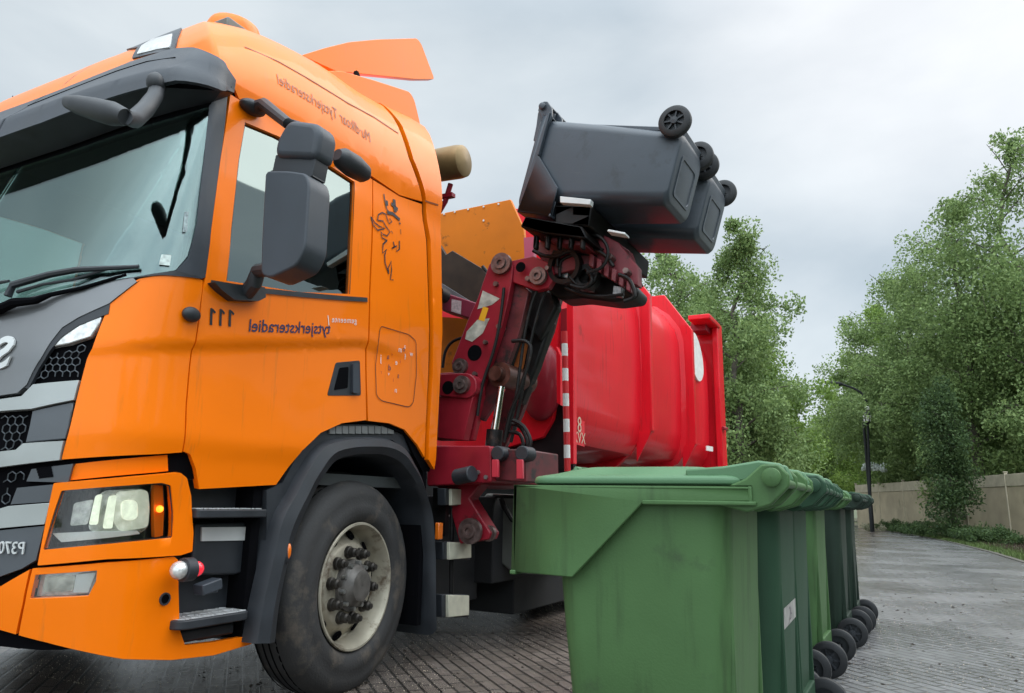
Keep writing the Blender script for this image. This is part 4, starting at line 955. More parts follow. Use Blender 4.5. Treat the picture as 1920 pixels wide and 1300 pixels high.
s_ = MB(); s_.cyl(onY(940, 725, 4.3), onY(927, 812, 4.3), .024, n=14); s_.build('cylinder_rod', CHROME, crane, origin=ROOT)
s_ = MB(); s_.cyl(onY(928, 806, 4.3), onY(924, 850, 4.3), .055, n=18); s_.tube(pY([(975, 610), (960, 650), (948, 690)], 4.4), [.05, .055, .05], 14); s_.build_each('cylinder_barrel', DIRTY, crane, origin=ROOT)
s_ = MB(); s_.prism(pY([(948, 690), (978, 630), (985, 640), (975, 690), (955, 712)], 4.48), (0, .05, 0)); s_.build('orange_link', mat('rusty_orange', (.45, .12, .03), .5, var=.4, vscale=8), crane, origin=ROOT)
# hoses
s_ = MB()
hz = [[(1000, 470), (1020, 480), (1045, 480), (1070, 470), (1110, 468), (1135, 480), (1150, 500)],
      [(1045, 500), (1048, 480), (1075, 462), (1110, 460), (1130, 470)], [(1050, 520), (1052, 490), (1085, 476), (1120, 480)],
      [(1100, 505), (1110, 525), (1095, 540), (1070, 535)], [(960, 795), (975, 800), (988, 825), (985, 845), (960, 855), (945, 850)], [(955, 810), (975, 815), (980, 838), (960, 850)], [(962, 788), (982, 800), (995, 828), (988, 850)],
      [(960, 640), (985, 640), (995, 660), (975, 730), (955, 780), (945, 830)], [(905, 500), (925, 520), (950, 510), (1000, 515)],
      [(1160, 515), (1180, 525), (1190, 555), (1170, 565)]]
for i, h in enumerate(hz):
    p = pY(h, 4.24 + .03 * (i % 3)); q = []
    for k in range(len(p) - 1):
        for t in (0, .33, .66): 
            a, b, c, d = p[max(k - 1, 0)], p[k], p[k + 1], p[min(k + 2, len(p) - 1)]
            q.append(.5 * ((2 * b) + (c - a) * t + (2 * a - 5 * b + 4 * c - d) * t * t + (3 * b - a - 3 * c + d) * t ** 3))
    q.append(p[-1]); s_.tube(q, .013, 8)
s_.build_each('hydraulic_hose', DIRTY, crane, origin=ROOT)
s_ = MB()
for x in (932, 978): c = onY(x, 850, 3.98); s_.cyl(c + Vector((0, .12, 0)), c, .045, n=16)
c = onY(872, 895, 3.95); s_.cyl(c + Vector((-.06, .0, 0)), c + Vector((.07, -.03, .02)), .05, n=16); s_.build_each('rubber_buffer', BLACK, crane, bevel=.006, origin=ROOT)
s_ = MB(); plate(s_, [(922, 862), (934, 862), (934, 895), (922, 895)], 3.97, .02); plate(s_, [(968, 862), (980, 862), (980, 898), (968, 898)], 3.97, .02); s_.build_each('buffer_bracket', mat('bracket_red', (.5, .03, .05), .4, coat=.3), crane, bevel=.003, origin=ROOT)
s_ = MB(); plate(s_, [(922, 842), (985, 842), (985, 905), (922, 900)], 4.05, .5); s_.build('valve_block', CRANE_DARK, crane, bevel=.01, origin=ROOT)
s_ = MB(); 
for x, y in [(871, 885), (897, 886), (912, 895)]: c = onY(x, y, 3.998); s_.cyl(c, c + Vector((0, -.012, 0)), .014, n=6)
s_.build_each('base_bolt', STEEL, crane, origin=ROOT)
s_ = MB()
for pts, Y_ in [([(945, 540), (938, 600), (925, 660), (905, 720), (895, 780)], 4.22), ([(1040, 470), (1020, 520), (1000, 560), (985, 620), (975, 690), (965, 760), (950, 820)], 4.3), ([(1052, 476), (1030, 530), (1012, 575), (995, 640), (985, 700), (972, 770), (958, 830)], 4.36),
               ([(1075, 455), (1095, 440), (1125, 445), (1140, 470), (1130, 500), (1100, 512)], 4.2), ([(1060, 540), (1090, 552), (1130, 556), (1170, 552)], 4.3), ([(1068, 520), (1085, 535), (1110, 530), (1120, 510)], 4.26), ([(830, 690), (835, 660), (850, 640), (880, 630)], 4.5)]:
    s_.tube(resample(pY(pts, Y_), 4), .011, 8)
s_.build_each('hydraulic_hose', DIRTY, crane, origin=ROOT)
s_ = MB()
for x, y, r0 in [(925, 530, .018), (930, 610, .016), (905, 640, .016), (885, 700, .018), (985, 520, .018), (1022, 500, .016), (1060, 448, .02), (1100, 455, .02), (1140, 478, .02), (1170, 505, .02), (835, 770, .018), (870, 800, .018), (840, 808, .018), (850, 855, .016), (905, 855, .016), (862, 960, .018), (880, 965, .016)]:
    c = onY(x, y, 4.2); s_.cyl(c + Vector((0, .12, 0)), c + Vector((0, -.012 if y > 820 else .025, 0)), r0, n=6)
s_.build_each('bolt_head', MATS['pin_steel'], crane, origin=ROOT)
s_ = MB()
for x, y, w_, h_ in [(1085, 530, 26, 12), (1118, 505, 20, 10), (1150, 535, 16, 18), (1050, 505, 16, 14)]: s_.prism(fillet(pY([(x, y), (x + w_, y + 3), (x + w_ - 2, y + h_ + 3), (x - 2, y + h_)], 4.33), .01), (0, .06, 0))
s_.build_each('valve_fitting', mat('fitting_steel', (.22, .22, .22), .35, metal=.8, var=.5, vscale=30), crane, bevel=.004, origin=ROOT)
s_ = MB(); s_.lathe([(-.03, .09), (-.03, .12), (.03, .12), (.03, .09), (-.03, .09)], onY(1060, 500, 4.28), (.1, 1, .1), 28); s_.lathe([(-.02, .05), (-.02, .085), (.05, .085), (.05, .02)], onY(1100, 520, 4.3), (0, 1, 0), 20)
s_.build_each('rotator_ring', DIRTY, crane, origin=ROOT)
# comb that holds the bins
s_ = MB()
def comb():
    for k in range(14):
        y = 4.0 + k * .09; s_.box((-1.93 + .0, y, 2.70), (.03, .035, .10))
s_.prism(pY([(1050, 368), (1108, 374), (1106, 384), (1050, 380)], 3.98), (0, .05, 0)); s_.prism(pY([(1140, 430), (1172, 436), (1172, 440), (1138, 434)], 4.0), (0, .08, 0))
s_.build_each('grip_plate', REFL, crane, bevel=.003, origin=ROOT)
s_ = MB(); s_.prism(pY([(1040, 385), (1110, 385), (1105, 425), (1040, 420)], 4.05), (0, 1.2, 0)); s_.prism(pY([(985, 405), (1090, 424), (1102, 448), (1020, 438), (975, 425)], 4.02), (0, 1.15, 0))
for k in range(5): s_.prism(pY([(1000 + k * 22, 440), (1008 + k * 22, 441), (1006 + k * 22, 468), (998 + k * 22, 466)], 4.05), (0, .04, 0)); s_.build('bin_gripper', DIRTY, crane, bevel=.01, origin=ROOT)

# ================================================================== red container
cont = thing('waste_container', 'red ribbed steel waste container carried behind the crane', 'container', (XC, 9.2, 1.2)); CO = Vector(cont.location)
def csec(x_out, zb, zt, y, cb_, ct_, inner=0):
    """half profile mirrored: bottom chamfer, rounded side, top chamfer"""
    o = x_out
    pts = [(0, zb), (o - cb_ - .25, zb), (o - cb_ * .45, zb + .10), (o - cb_ * .12, zb + .26), (o, zb + .48), (o + .015, (zb + zt) / 2), (o, zt - .62), (o - ct_ * .12, zt - .42), (o - ct_ * .5, zt - .2), (o - ct_, zt - .05), (o - ct_ - .3, zt), (0, zt)]
    full = [Vector((XC + a, y, b)) for a, b in pts] + [Vector((XC - a, y, b)) for a, b in pts[::-1][1:-1]]
    return full
ZB, ZT = 1.42, 3.98
yf, yr = 6.0, 12.45
RY = [8.45, 10.55]
mb = MB(); mb.loft([csec(1.06, ZB + .06, ZT - .1, y, .3, .4) for y in (yf + .5, 8, 10, yr - .2)]); shellc = mb.build('shell', RED, cont, origin=CO, sharp=60)
mb = MB(); mb.loft([csec(1.115, ZB, ZT - .2, y, .30, .36) for y in (yf, yf + 1.2, RY[0])]); mb.build('front_section', RED, cont, bevel=.008, origin=CO, sharp=60)
def rib(y, wd=.10):
    mb = MB(); 
    p = [(.5, ZB - .05), (.78, ZB - .05), (1.25, ZB + .38), (1.25, ZT - .52), (.85, ZT + .06), (.0, ZT + .06), (-.85, ZT + .06), (-1.25, ZT - .52), (-1.25, ZB + .38), (-.78, ZB - .05)]
    mb.prism([(XC + a, y, b) for a, b in p], (0, wd, 0)); o = mb.build('rib', RED, cont, bevel=.01, origin=CO)
    m2 = MB(); q_ = [(XC + 1.06, ZB + .02), (XC + 1.24, ZB + .36), (XC + 1.06, ZB + .36)]; m2.prism([(a, y - .012, b) for a, b in q_], (0, .012, 0)); m2.build('gusset', RED, o, origin=CO)
    return o
rib(RY[0]); rib(RY[1])
# gussets sloping from rib to shell
mb = MB()
for y in RY:
    mb = MB(); mb.loft([csec(1.045, ZB + .06, ZT - .1, y - .05, .3, .4), csec(1.12, ZB, ZT - .06, y, .3, .4)], cap=False); mb.build('rib_flare', RED, cont, origin=CO, sharp=60)
mb = MB(); mb.box((XC, yr + .12, (1.35 + 4.0) / 2), (2.5, .26, 2.62)); mb.box((XC + 1.2, yr - .05, 2.68), (.1, .12, 2.62)); mb.box((XC + 1.1, yr - .4, 3.93), (.35, .8, .08)); mb.build('tailgate', RED, cont, bevel=.015, origin=CO)
mb = MB(); mb.box((XC + 1.0, yr - .25, 3.86), (.25, .35, .14)); mb.cyl((XC + 1.12, yr + .0, 3.99), (XC + 1.12, yr + .2, 3.99), .03); mb.tube([(XC + 1.27, yr - .1, 2.2), (XC + 1.29, yr + .1, 2.2)], .03, 8); mb.build('hinge', CRANE_RED, cont, bevel=.006, origin=CO)
# white oval emblem
q = [onX(x, y, XC + 1.10) for x, y in [(1298, 622), (1304, 625), (1312, 645), (1318, 675), (1320, 700), (1316, 714), (1310, 716), (1302, 700), (1294, 672), (1291, 645)]]
mb = MB(); mb.prism(fillet(q, .2, 3), (-.03, 0, 0)); mb.build('oval_emblem', WHITE, cont, origin=CO)
mb = MB(); mb.prism([onX(x, y, XC + 1.16) for x, y in [(1326, 836), (1337, 838), (1337, 847), (1326, 845)]], (-.02, 0, 0)); mb.build('small_sticker', WHITE, cont, origin=CO)
# front end
mb = MB()
mb.prism(pY([(960, 600), (1075, 575), (1075, 745), (960, 700)], 6.05), (0, .06, 0)); mb.build('front_wall', CRANE_RED, cont, origin=CO)
mb = MB(); mb.prism(pY([(800, 690), (960, 700), (1075, 745), (1075, 890), (800, 890)], 6.05), (0, .06, 0)); mb.build('lower_wall', mat('near_black_steel', (.012, .006, .007), .6, spec=.2, var=.5, dirt=((.08, .01, .012), .58, 3)), cont, origin=CO)  # near-black lower wall with dark red patches
mb = MB(); mb.ball(onY(1015, 715, 5.95), .30, (.7, .35, 1.2), 24); mb.build('press_housing', CRANE_RED, cont, origin=CO)
mb = MB(); mb.prism(pY([(1043, 650), (1051, 668), (1051, 760), (1044, 755)], 5.72), (0, .06, 0)); mb.build('housing_flange', RED, cont, origin=CO)
mb = MB(); mb.prism(pY([(1062, 545), (1075, 545), (1075, 870), (1064, 870)], 5.93), (0, .08, 0)); mb.build('front_post', RED, cont, bevel=.005, origin=CO)
# striped pole
pole0 = onY(1064, 884, 5.6); pole1 = onY(1058, 622, 5.6); 
sp = MB(); n_ = 11
for k in range(n_):
    sp.k = k % 2; a = pole0.lerp(pole1, k / n_); b = pole0.lerp(pole1, (k + 1) / n_ ); sp.cyl(a, b, .026, n=16)
sp.build('striped_pole', [REDWHITE_R, WHITE], cont, origin=CO)
def flat_text(txt, size, origin, xdir, ydir, name, m_, parent, ori, off=Vector((.004, 0, 0))):
    vs, fs = text_mesh(txt, size); mb = MB(); mb.add([origin + Vector(xdir) * p.x + Vector(ydir) * p.y + off for p in vs], fs); return mb.build(name, m_, parent, origin=ori)
LBL = mat('label_cream', (.55, .42, .30), .6)
mb = MB(); mb.prism([onX(x, y, XC + 1.262) for x, y in [(1076, 784), (1096, 790), (1096, 838), (1076, 832)]], (-.01, 0, 0)); lb = mb.build('maker_plate', RED, cont, origin=CO)
flat_text('8', .20, onX(1086, 798, XC + 1.266), (0, -1, 0), (0, 0, 1), 'plate_lettering', LBL, lb, CO)
flat_text('XVX', .14, onX(1086, 822, XC + 1.266), (0, -1, 0), (0, 0, 1), 'plate_lettering', LBL, lb, CO)

# ================================================================== wheelie bins
def make_bin(label, body_m, lid_m, group, dx=0.):   # dx: how far the rear wall stands out towards the handle
    t = thing('wheelie_bin', label, 'wheelie bin', (0, 0, 0), 0, group)
    def rr(x0, x1, wy, z, r=.075, n=7):
        pts = []
        for cx, cy, a0 in ((x1 - r, wy - r, 0), (x0 + r, wy - r, 90), (x0 + r, -wy + r, 180), (x1 - r, -wy + r, 270)):
            for k in range(n + 1): a = R(a0 + 90 * k / n); pts.append(Vector((cx + r * math.cos(a), cy + r * math.sin(a), z)))
        return pts
    b = MB(); b.loft([rr(-.155, .185 + dx * .6, .20, .046), rr(-.165, .20 + dx * .7, .215, .05), rr(-.185, .215 + dx, .225, .07), rr(-.235, .235 + dx, .252, .60), rr(-.262, .245 + dx, .262, .93), rr(-.262, .245 + dx, .262, .97)])
    # wheel recess blocks and vertical back ribs
    for sy in (-1, 1): b.box((.222 + dx, sy * .19, .50), (.03, .02, .85))
    b.box((.21 + dx, 0, .13), (.06, .36, .14))
    body = b.build('body', body_m, t, bevel=.006)
    # foot panel under the base
    s = MB(); s.loft([rr(-.11, .15, .15, .052, .03), rr(-.11, .15, .15, .040, .03), rr(-.09, .13, .13, .040, .03), rr(-.075, .115, .115, .075, .03), rr(-.02, .06, .06, .076, .03)]); s.build('base_recess', body_m, body)
    # collar: deep comb lip in front, thin rim at the sides and back
    c = MB(); prof = [(-.36, 1.0), (-.365, .755), (-.175, .750), (.03, .955), (.31, .962), (.315, 1.0)]
    for sy in (-1, 1):
        y0 = sy * .292; c.prism([(x, y0, z) for x, z in prof], (0, -sy * .012, 0))
    c.prism([(-.36, -.292, 1.0), (-.365, -.292, .755), (-.352, -.292, .755), (-.348, -.292, 1.0)], (0, .584, 0))
    c.prism([(-.368, -.296, .760), (-.368, -.296, .748), (-.35, -.296, .748), (-.35, -.296, .760)], (0, .592, 0))
    c.prism([(-.36, -.292, 1.0), (.315, -.292, 1.0), (.315, .292, 1.0), (-.36, .292, 1.0)], (0, 0, -.008))
    c.prism([(.315, -.292, 1.0), (.315, -.292, .955), (.305, -.292, .955), (.305, -.292, 1.0)], (0, .584, 0))
    for sy in (-1, 1): c.prism([(x, sy * .299, z) for x, z in ((.03, .962), (.03, .950), (.325, .952), (.325, .962))], (0, -sy * .03, 0))
    for k in range(6): c.box((-.30, -.25 + k * .1, .87), (.09, .006, .22))
    col = c.build('collar', body_m, t, bevel=.005)
    # hinge lugs + handle bar
    h = MB()
    for sy in (-1, 1):
        y0 = sy * .285
        pts = [(.22, .985), (.22, .955), (.30, .935), (.36, .955), (.405, 1.0), (.405, 1.03), (.38, 1.055), (.34, 1.055), (.30, 1.02)]
        h.prism([(x, y0, z) for x, z in pts], (0, -sy * .02, 0)); h.prism([(x, sy * .13, z) for x, z in pts], (0, -sy * .02, 0))
    h.cyl((.392, -.27, 1.008), (.392, .27, 1.008), .011, n=12)
    h.build('handle', body_m, t, bevel=.005)
    s = MB()
    for sy in (-1, 1): s.lathe([(0, .024), (.008, .023), (.012, .016), (.013, .001)], (.365, sy * .297, 1.022), (0, sy, 0), 20)
    s.build_each('hinge_pin', BLACK if lid_m == 'dark' else body_m, t)
    # lid
    l = MB(); LM = lid_m
    def lr(x0, x1, wy, z, r=.06): return rr(x0, x1, wy, z, r)
    l.loft([lr(-.318, .30, .272, 1.002), lr(-.324, .305, .277, 1.012), lr(-.318, .30, .272, 1.026), lr(-.27, .26, .235, 1.036), lr(-.20, .18, .20, 1.052), lr(-.18, .16, .18, 1.056)])
    for sy in (-1, 1):
        for yy in (.262, .16):
            pts = [(.14, 1.02), (.14, 1.045), (.24, 1.052), (.33, 1.066), (.385, 1.058), (.40, 1.02), (.38, .998), (.345, .995), (.30, 1.012)]
            l.prism([(x, sy * yy, z) for x, z in pts], (0, -sy * .022, 0))
    lid = l.build('lid', LM, t, bevel=.006)
    s = MB(); s.prism(fillet([(-.325, -.07, 1.018), (-.325, .07, 1.018), (-.24, .06, 1.045), (-.24, -.06, 1.045)], .02), (0, 0, .018)); s.tube([(-.26, -.08, 1.03), (-.25, -.08, 1.055), (-.25, .08, 1.055), (-.26, .08, 1.03)], .009, 8)
    s.build('lid_grip', LM, lid, bevel=.004)
    # wheels
    s = MB(); s.cyl((.27 + dx * .55, -.27, .10), (.27 + dx * .55, .27, .10), .012, n=10); s.build('axle', STEEL, t)
    for sy in (-1, 1):
        w_ = MB(); w_.lathe([(-.028, .06), (-.026, .088), (-.018, .098), (0, .1), (.018, .098), (.026, .088), (.028, .062), (.018, .06)], (.27 + dx * .55, sy * .255, .10), (0, sy, 0), 36)
        wo = w_.build('wheel', RUBBER2, t)
        w_ = MB(); w_.lathe([(.004, .062), (.006, .024), (.03, .022), (.032, .001)], (.27 + dx * .55, sy * .255, .10), (0, sy, 0), 24)
        for k in range(7):
            a = 2 * math.pi * k / 7; d = Vector((math.cos(a), 0, math.sin(a))); w_.box(Vector((.27 + dx * .55, sy * (.255 + .014), .10)) + d * .04, (.05, .016, .009), Matrix.Rotation(-a, 3, 'Y'))
        w_.build('wheel_rim', BLACK, wo)
    return t
RUBBER2 = mat('bin_tyre', (.010, .0105, .012), .6, var=.2, vscale=12)

def recolour(t, old, new):
    for o in walk(t):
        if o.type == 'MESH' and any(m_ == old for m_ in o.data.materials):
            o.data = o.data.copy()
            for i, m_ in enumerate(o.data.materials):
                if m_ == old: o.data.materials[i] = new
GRP = 'green wheelie bins lined up along the road'
first = make_bin('nearest and largest green wheelie bin at the front of the row', BIN_G, BIN_L, GRP)
info = [(-.650, 2.26, 0, None), (-.625, 2.94, .8, 'second bin in the row, dark green with a silver number sticker on its back'), (-.650, 3.58, -.6, 'third bin from the front of the row, dark and mostly hidden'),
        (-.77, 4.28, 1.0, 'fourth bin from the front of the row, dark green and almost hidden'), (-.705, 5.12, -2, 'fifth bin in the row, bright green strip with its near wheel showing'),
        (-.645, 6.20, -1, 'sixth bin from the front of the row, dark grey-green'), (-.62, 6.95, 0, 'farthest bin of the row, charcoal green by the road')]
bins = []
for i, (bx0, by0, rz, lab) in enumerate(info):
    o = first if i == 0 else copy_tree(first)
    o.location = (bx0, by0, 0); o.rotation_euler = (0, 0, R(rz))
    if lab: o['label'] = lab
    bins.append(o)
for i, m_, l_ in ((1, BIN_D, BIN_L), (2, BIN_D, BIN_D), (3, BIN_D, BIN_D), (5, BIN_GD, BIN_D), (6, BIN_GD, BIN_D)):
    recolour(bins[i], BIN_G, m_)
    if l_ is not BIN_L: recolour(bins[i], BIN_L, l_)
# sticker on the first bin, its own part
s_ = MB(); s_.prism([(.2345, -.172, .545), (.2345, .172, .545), (.2365, .172, .612), (.2365, -.172, .612)], (.0012, 0, 0)); st = s_.build('number_sticker', mat('sticker_foil', (.42, .40, .38), .4, metal=.4, var=.35, vscale=18), bins[1])
vs, fs = text_mesh('24', .065); s_ = MB(); s_.add([Vector((.2385, p.x, .578 + p.y)) for p in vs], fs); s_.build('sticker_number', mat('sticker_ink', (.12, .10, .12), .5), st)

# lifted bins
g2 = 'charcoal wheelie bins held up by the loader arm'
lb1 = make_bin('nearer charcoal wheelie bin tipped on its side in the loader arm', BIN_GR, BIN_GR, g2, dx=.06)
lb1.name = 'wheelie_bin_lifted'
lb1.name = 'tipped_wheelie_bin'
def place_lifted(o, base, tilt, yaw):
    # local z (up) -> mostly -X, local x (back) -> up
    Rm = Matrix.Rotation(yaw, 3, 'Z') @ Matrix.Rotation(-tilt, 3, 'Y')
    o.matrix_world = Matrix.Translation(base) @ Rm.to_4x4()
TILT = R(74)
place_lifted(lb1, Vector((-1.0, 4.27, 2.865)), TILT, R(-2))
lb2 = copy_tree(lb1); lb2['label'] = 'farther charcoal wheelie bin tipped behind the first in the loader arm'
place_lifted(lb2, Vector((-.98, 4.93, 2.865)), TILT, R(-2))

# ================================================================== TREES
LEAF = []
def leafmat(name, c1, c2):
    M = bpy.data.materials.new(name); M.use_nodes = True; t = M.node_tree; b = t.nodes['Principled BSDF']
    oi = t.nodes.new('ShaderNodeNewGeometry'); r = t.nodes.new('ShaderNodeValToRGB')
    r.color_ramp.elements[0].color = (*c1, 1); r.color_ramp.elements[1].color = (*c2, 1)
    t.links.new(oi.outputs['Random Per Island'], r.inputs[0]); t.links.new(r.outputs[0], b.inputs['Base Color'])
    b.inputs['Roughness'].default_value = .55; b.inputs['Specular IOR Level'].default_value = .25
    tr = t.nodes.new('ShaderNodeBsdfTranslucent'); t.links.new(r.outputs[0], tr.inputs[0]); mx = t.nodes.new('ShaderNodeMixShader'); mx.inputs[0].default_value = .4
    o = t.nodes['Material Output']; t.links.new(b.outputs[0], mx.inputs[1]); t.links.new(tr.outputs[0], mx.inputs[2]); t.links.new(mx.outputs[0], o.inputs[0])
    return M
LG = leafmat('leaf_green', (.11, .175, .06), (.30, .40, .15))
LGY = leafmat('leaf_yellow_green', (.11, .19, .04), (.27, .38, .09))
LD = leafmat('leaf_dark', (.04, .075, .03), (.11, .17, .06))
BARK = mat('bark', (.09, .075, .06), .9, var=.4, vscale=8, bump=.5, bscale=30)

def leaves(centres, radii, n_each, size, droop=.5, seed=0):
    r = np.random.default_rng(seed); V = []; 
    C_ = np.repeat(np.array(centres), n_each, 0); Rr = np.repeat(np.array(radii), n_each, 0); n = len(C_)
    d = r.normal(size=(n, 3)); d /= np.linalg.norm(d, axis=1)[:, None]; rad = r.uniform(.25, 1, n) ** .6
    P = C_ + d * (rad * Rr)[:, None] * np.array([1, 1, .8]); 
    P[:, 2] -= droop * r.uniform(0, 1, n) ** 2 * Rr
    ax = r.normal(size=(n, 3)); ax[:, 2] -= .6; ax /= np.linalg.norm(ax, axis=1)[:, None]
    bx_ = np.cross(ax, r.normal(size=(n, 3))); bx_ /= np.linalg.norm(bx_, axis=1)[:, None]
    s = size * r.uniform(.6, 1.3, n)[:, None]
    v = np.stack([P - ax * s * .5, P + bx_ * s * .3, P + ax * s * .5, P - bx_ * s * .3], 1).reshape(-1, 3)
    return v
def mesh_quads(name, v, m_):
    me = bpy.data.meshes.new(name); n = len(v) // 4
    me.vertices.add(len(v)); me.vertices.foreach_set('co', v.astype(np.float32).ravel())
    me.loops.add(n * 4); me.loops.foreach_set('vertex_index', np.arange(n * 4, dtype=np.int32))
    me.polygons.add(n); me.polygons.foreach_set('loop_start', np.arange(0, n * 4, 4, dtype=np.int32)); me.polygons.foreach_set('loop_total', np.full(n, 4, dtype=np.int32))
    me.update(calc_edges=True); me.validate(); me.materials.append(m_); return me

def tree(label, loc, height, spread, seed, lm, leaf=.15, n_each=150, low=.12, group='leafy trees lining the street', shape=1.0, dens=1.0, name='broadleaf_tree'):
    rr_ = random.Random(seed); t = thing(name, label, 'tree', loc, rr_.uniform(0, 6.28), group)
    tr = MB(); top = height * .92; k = 9
    path = [Vector((rr_.gauss(0, .02) * height * (i / k) ** 1.2, rr_.gauss(0, .02) * height * (i / k) ** 1.2, top * i / k)) for i in range(k + 1)]
    r0 = height * .014 + .03
    tr.tube(path, [r0 * (1 - .9 * i / k) + .01 for i in range(k + 1)], 8)
    cs = []; rd = []
    nb = int(26 * dens)
    for b in range(nb):
        f = low + (1 - low) * (b + rr_.random()) / nb; idx = min(int(f * k), k - 1); base = path[idx].lerp(path[idx + 1], f * k - idx)
        env = (math.sin(math.pi * min(1, (f * .93 + .05)) ** shape) ** .7) * spread * rr_.uniform(.62, 1.12)
        a = b * 2.399 + rr_.uniform(-.4, .4); el = rr_.uniform(.15, .7) * (1 if f < .8 else 1.6)
        Lh = env; tip = base + Vector((math.cos(a) * Lh, math.sin(a) * Lh, Lh * el))
        mid = base.lerp(tip, .5) + Vector((0, 0, Lh * .08))
        tr.tube([base, mid, tip], [r0 * .35 * (1 - f) + .018, .018, .008], 5)
        m_ = max(3, int(Lh * 3.4))
        for j in range(m_):
            q = .28 + .75 * (j + rr_.random()) / m_; p = (base.lerp(mid, q * 2) if q < .5 else mid.lerp(tip, (q - .5) * 2))
            off_ = Vector((rr_.gauss(0, .34), rr_.gauss(0, .34), rr_.gauss(-.08, .30))) * (.5 + spread * .16)
            cs.append(p + off_); rd.append(rr_.uniform(.34, .80) * (.6 + spread * .14))
            if j % 2 == 0: tr.tube([p, p + off_ * 1.2], [.012, .004], 4)
    for j in range(5): cs.append(path[-1] + Vector((rr_.gauss(0, .2), rr_.gauss(0, .2), rr_.uniform(-.4, .75)))); rd.append(rr_.uniform(.2, .4))
    tr.build('trunk', BARK, t)
    v = leaves([tuple(c) for c in cs], rd, int(n_each * 1.55), leaf * .74, 1.1, seed)
    link('crown', mesh_quads('crown', v, lm), t)
    return t

def at(x, ytop, Y):
    p = onY(x, ytop, Y); return (p.x, Y, 0), p.z
def T_(label, x, ytop, Y, spread, seed, lm, **kw):
    loc, z = at(x, ytop, Y); return tree(label, loc, z, spread, seed, lm, **kw)
RG = 'trees behind the beige wall'
T_('tallest tree at the right edge, towering behind the beige wall', 1885, 232, 31, 3.3, 11, LG, group=RG, leaf=.17, n_each=120)
T_('tall tree left of the tallest one behind the wall', 1775, 350, 33, 3.2, 12, LG, group=RG, leaf=.17, n_each=120)
T_('mid-height tree with ragged top right of the street lamp', 1690, 480, 38, 3.6, 13, LG, group=RG, leaf=.18, n_each=120)
T_('leaning leafy tree at the left end of the right-hand wood', 1640, 560, 46, 3.6, 14, LGY, group=RG, leaf=.2, n_each=120)
T_('broad tree filling the right edge above the wall', 1905, 480, 35, 4.2, 15, LG, group=RG, leaf=.19, n_each=120)
T_('bushy tree in the middle of the right-hand wood', 1800, 560, 36, 4.0, 16, LG, group=RG, leaf=.19, n_each=120)
T_('yellow-green tree behind the street lamp', 1600, 735, 60, 4.2, 17, LGY, group=RG, leaf=.24, n_each=110)
T_('small far tree at the bend of the street', 1545, 790, 75, 4.2, 18, LGY, group=RG, leaf=.28, n_each=110)
T_('dark low tree hanging over the wall', 1762, 720, 28.5, .62, 19, LD, group=RG, leaf=.13, n_each=140, low=.2, dens=.9)
T_('tree just right of the lamp post with bare lower stems', 1668, 680, 42, 3.2, 20, LG, group=RG, leaf=.18, low=.35)
T_('dense tree low behind the end of the wall', 1730, 640, 40, 4.0, 31, LG, group=RG, leaf=.19, low=.08)
T_('shrubby tree at the far right behind the wall', 1860, 640, 38, 4.0, 32, LG, group=RG, leaf=.19, low=.05)
LGp = 'trees behind the red container'
T_('tall drooping tree right behind the red container', 1370, 425, 21, 1.9, 21, LG, group=LGp, leaf=.13, n_each=230, low=.1)
T_('tree partly hidden behind the lifted bins', 1255, 455, 24, 2.3, 22, LG, group=LGp, leaf=.15, n_each=140, low=.1)
T_('lower tree beside the container with pale foliage', 1405, 600, 25, 1.9, 23, LGY, group=LGp, leaf=.14, n_each=220, low=.05)
T_('small hazy tree left of the street gap', 1455, 770, 45, 1.9, 24, LGY, group=LGp, leaf=.2, low=.05)
T_('thin distant tree in the gap of the street', 1496, 795, 60, 2.0, 25, LG, group=LGp, leaf=.22, low=.3)
T_('leafy tree behind the container top', 1310, 520, 28, 2.6, 26, LG, group=LGp, leaf=.16, low=.08)
T_('bush-like tree low behind the container end', 1375, 740, 22, 1.6, 27, LG, group=LGp, leaf=.14, low=.02)

def bush(name, label, loc, rx, ry, rz, n, seed, lm, leaf=.08, cat='shrub', group=None, flowers=None):
    r = random.Random(seed); cs = []; rd = []
    for i in range(max(6, int(30 * rx * ry))):
        a = r.uniform(0, 6.28); q = math.sqrt(r.random()); cs.append((rx * q * math.cos(a), ry * q * math.sin(a), rz * (.25 + .6 * r.random() * (1 - q * .5)))); rd.append(r.uniform(.12, .25))
    v = leaves(cs, rd, max(10, n // len(cs)), leaf, .3, seed)
    t = link(name, mesh_quads(name, v, lm), None, loc); tag(t, label, cat, group); return t
HG = 'dark shrubs at the foot of the beige wall'
hx = [(1.7, 25.8, 'dark shrub at the right end of the hedge row'), (1.35, 27.2, 'dark shrub second from the right in the hedge row'), (.95, 28.8, 'dark shrub below the overhanging tree'), (.5, 30.4, 'dark shrub in the middle of the hedge row'),
      (.05, 32.2, 'dark shrub left of the middle of the hedge row'), (-.45, 34.2, 'dark shrub right of the lamp post foot'), (-1.0, 36.8, 'dark shrub at the left end of the hedge row')]
for i, (x, y, lab) in enumerate(hx): bush('shrub', lab, (x + .55, y, 0), .7, 1.0, .62, 2600, 40 + i, LD, .07, group=HG)
bush('flowering_shrub', 'pale flowering shrub at the road edge beside the farthest bin', (-1.15, 36.0, 0), .5, .6, .4, 900, 61, leafmat('pale_leaf', (.12, .14, .06), (.5, .48, .36)), .06)
bush('grey_shrub', 'light grey-green low shrub in front of the wall', (1.55, 31.5, .3), .6, .8, 1.2, 1500, 62, leafmat('grey_leaf', (.09, .12, .06), (.25, .28, .18)), .08)
bush('blossom_shrub', 'white blossom bush just behind the lamp post', onY(1640, 886, 37), .55, .5, .5, 800, 63, leafmat('white_blossom', (.35, .40, .35), (.8, .82, .8)), .10)

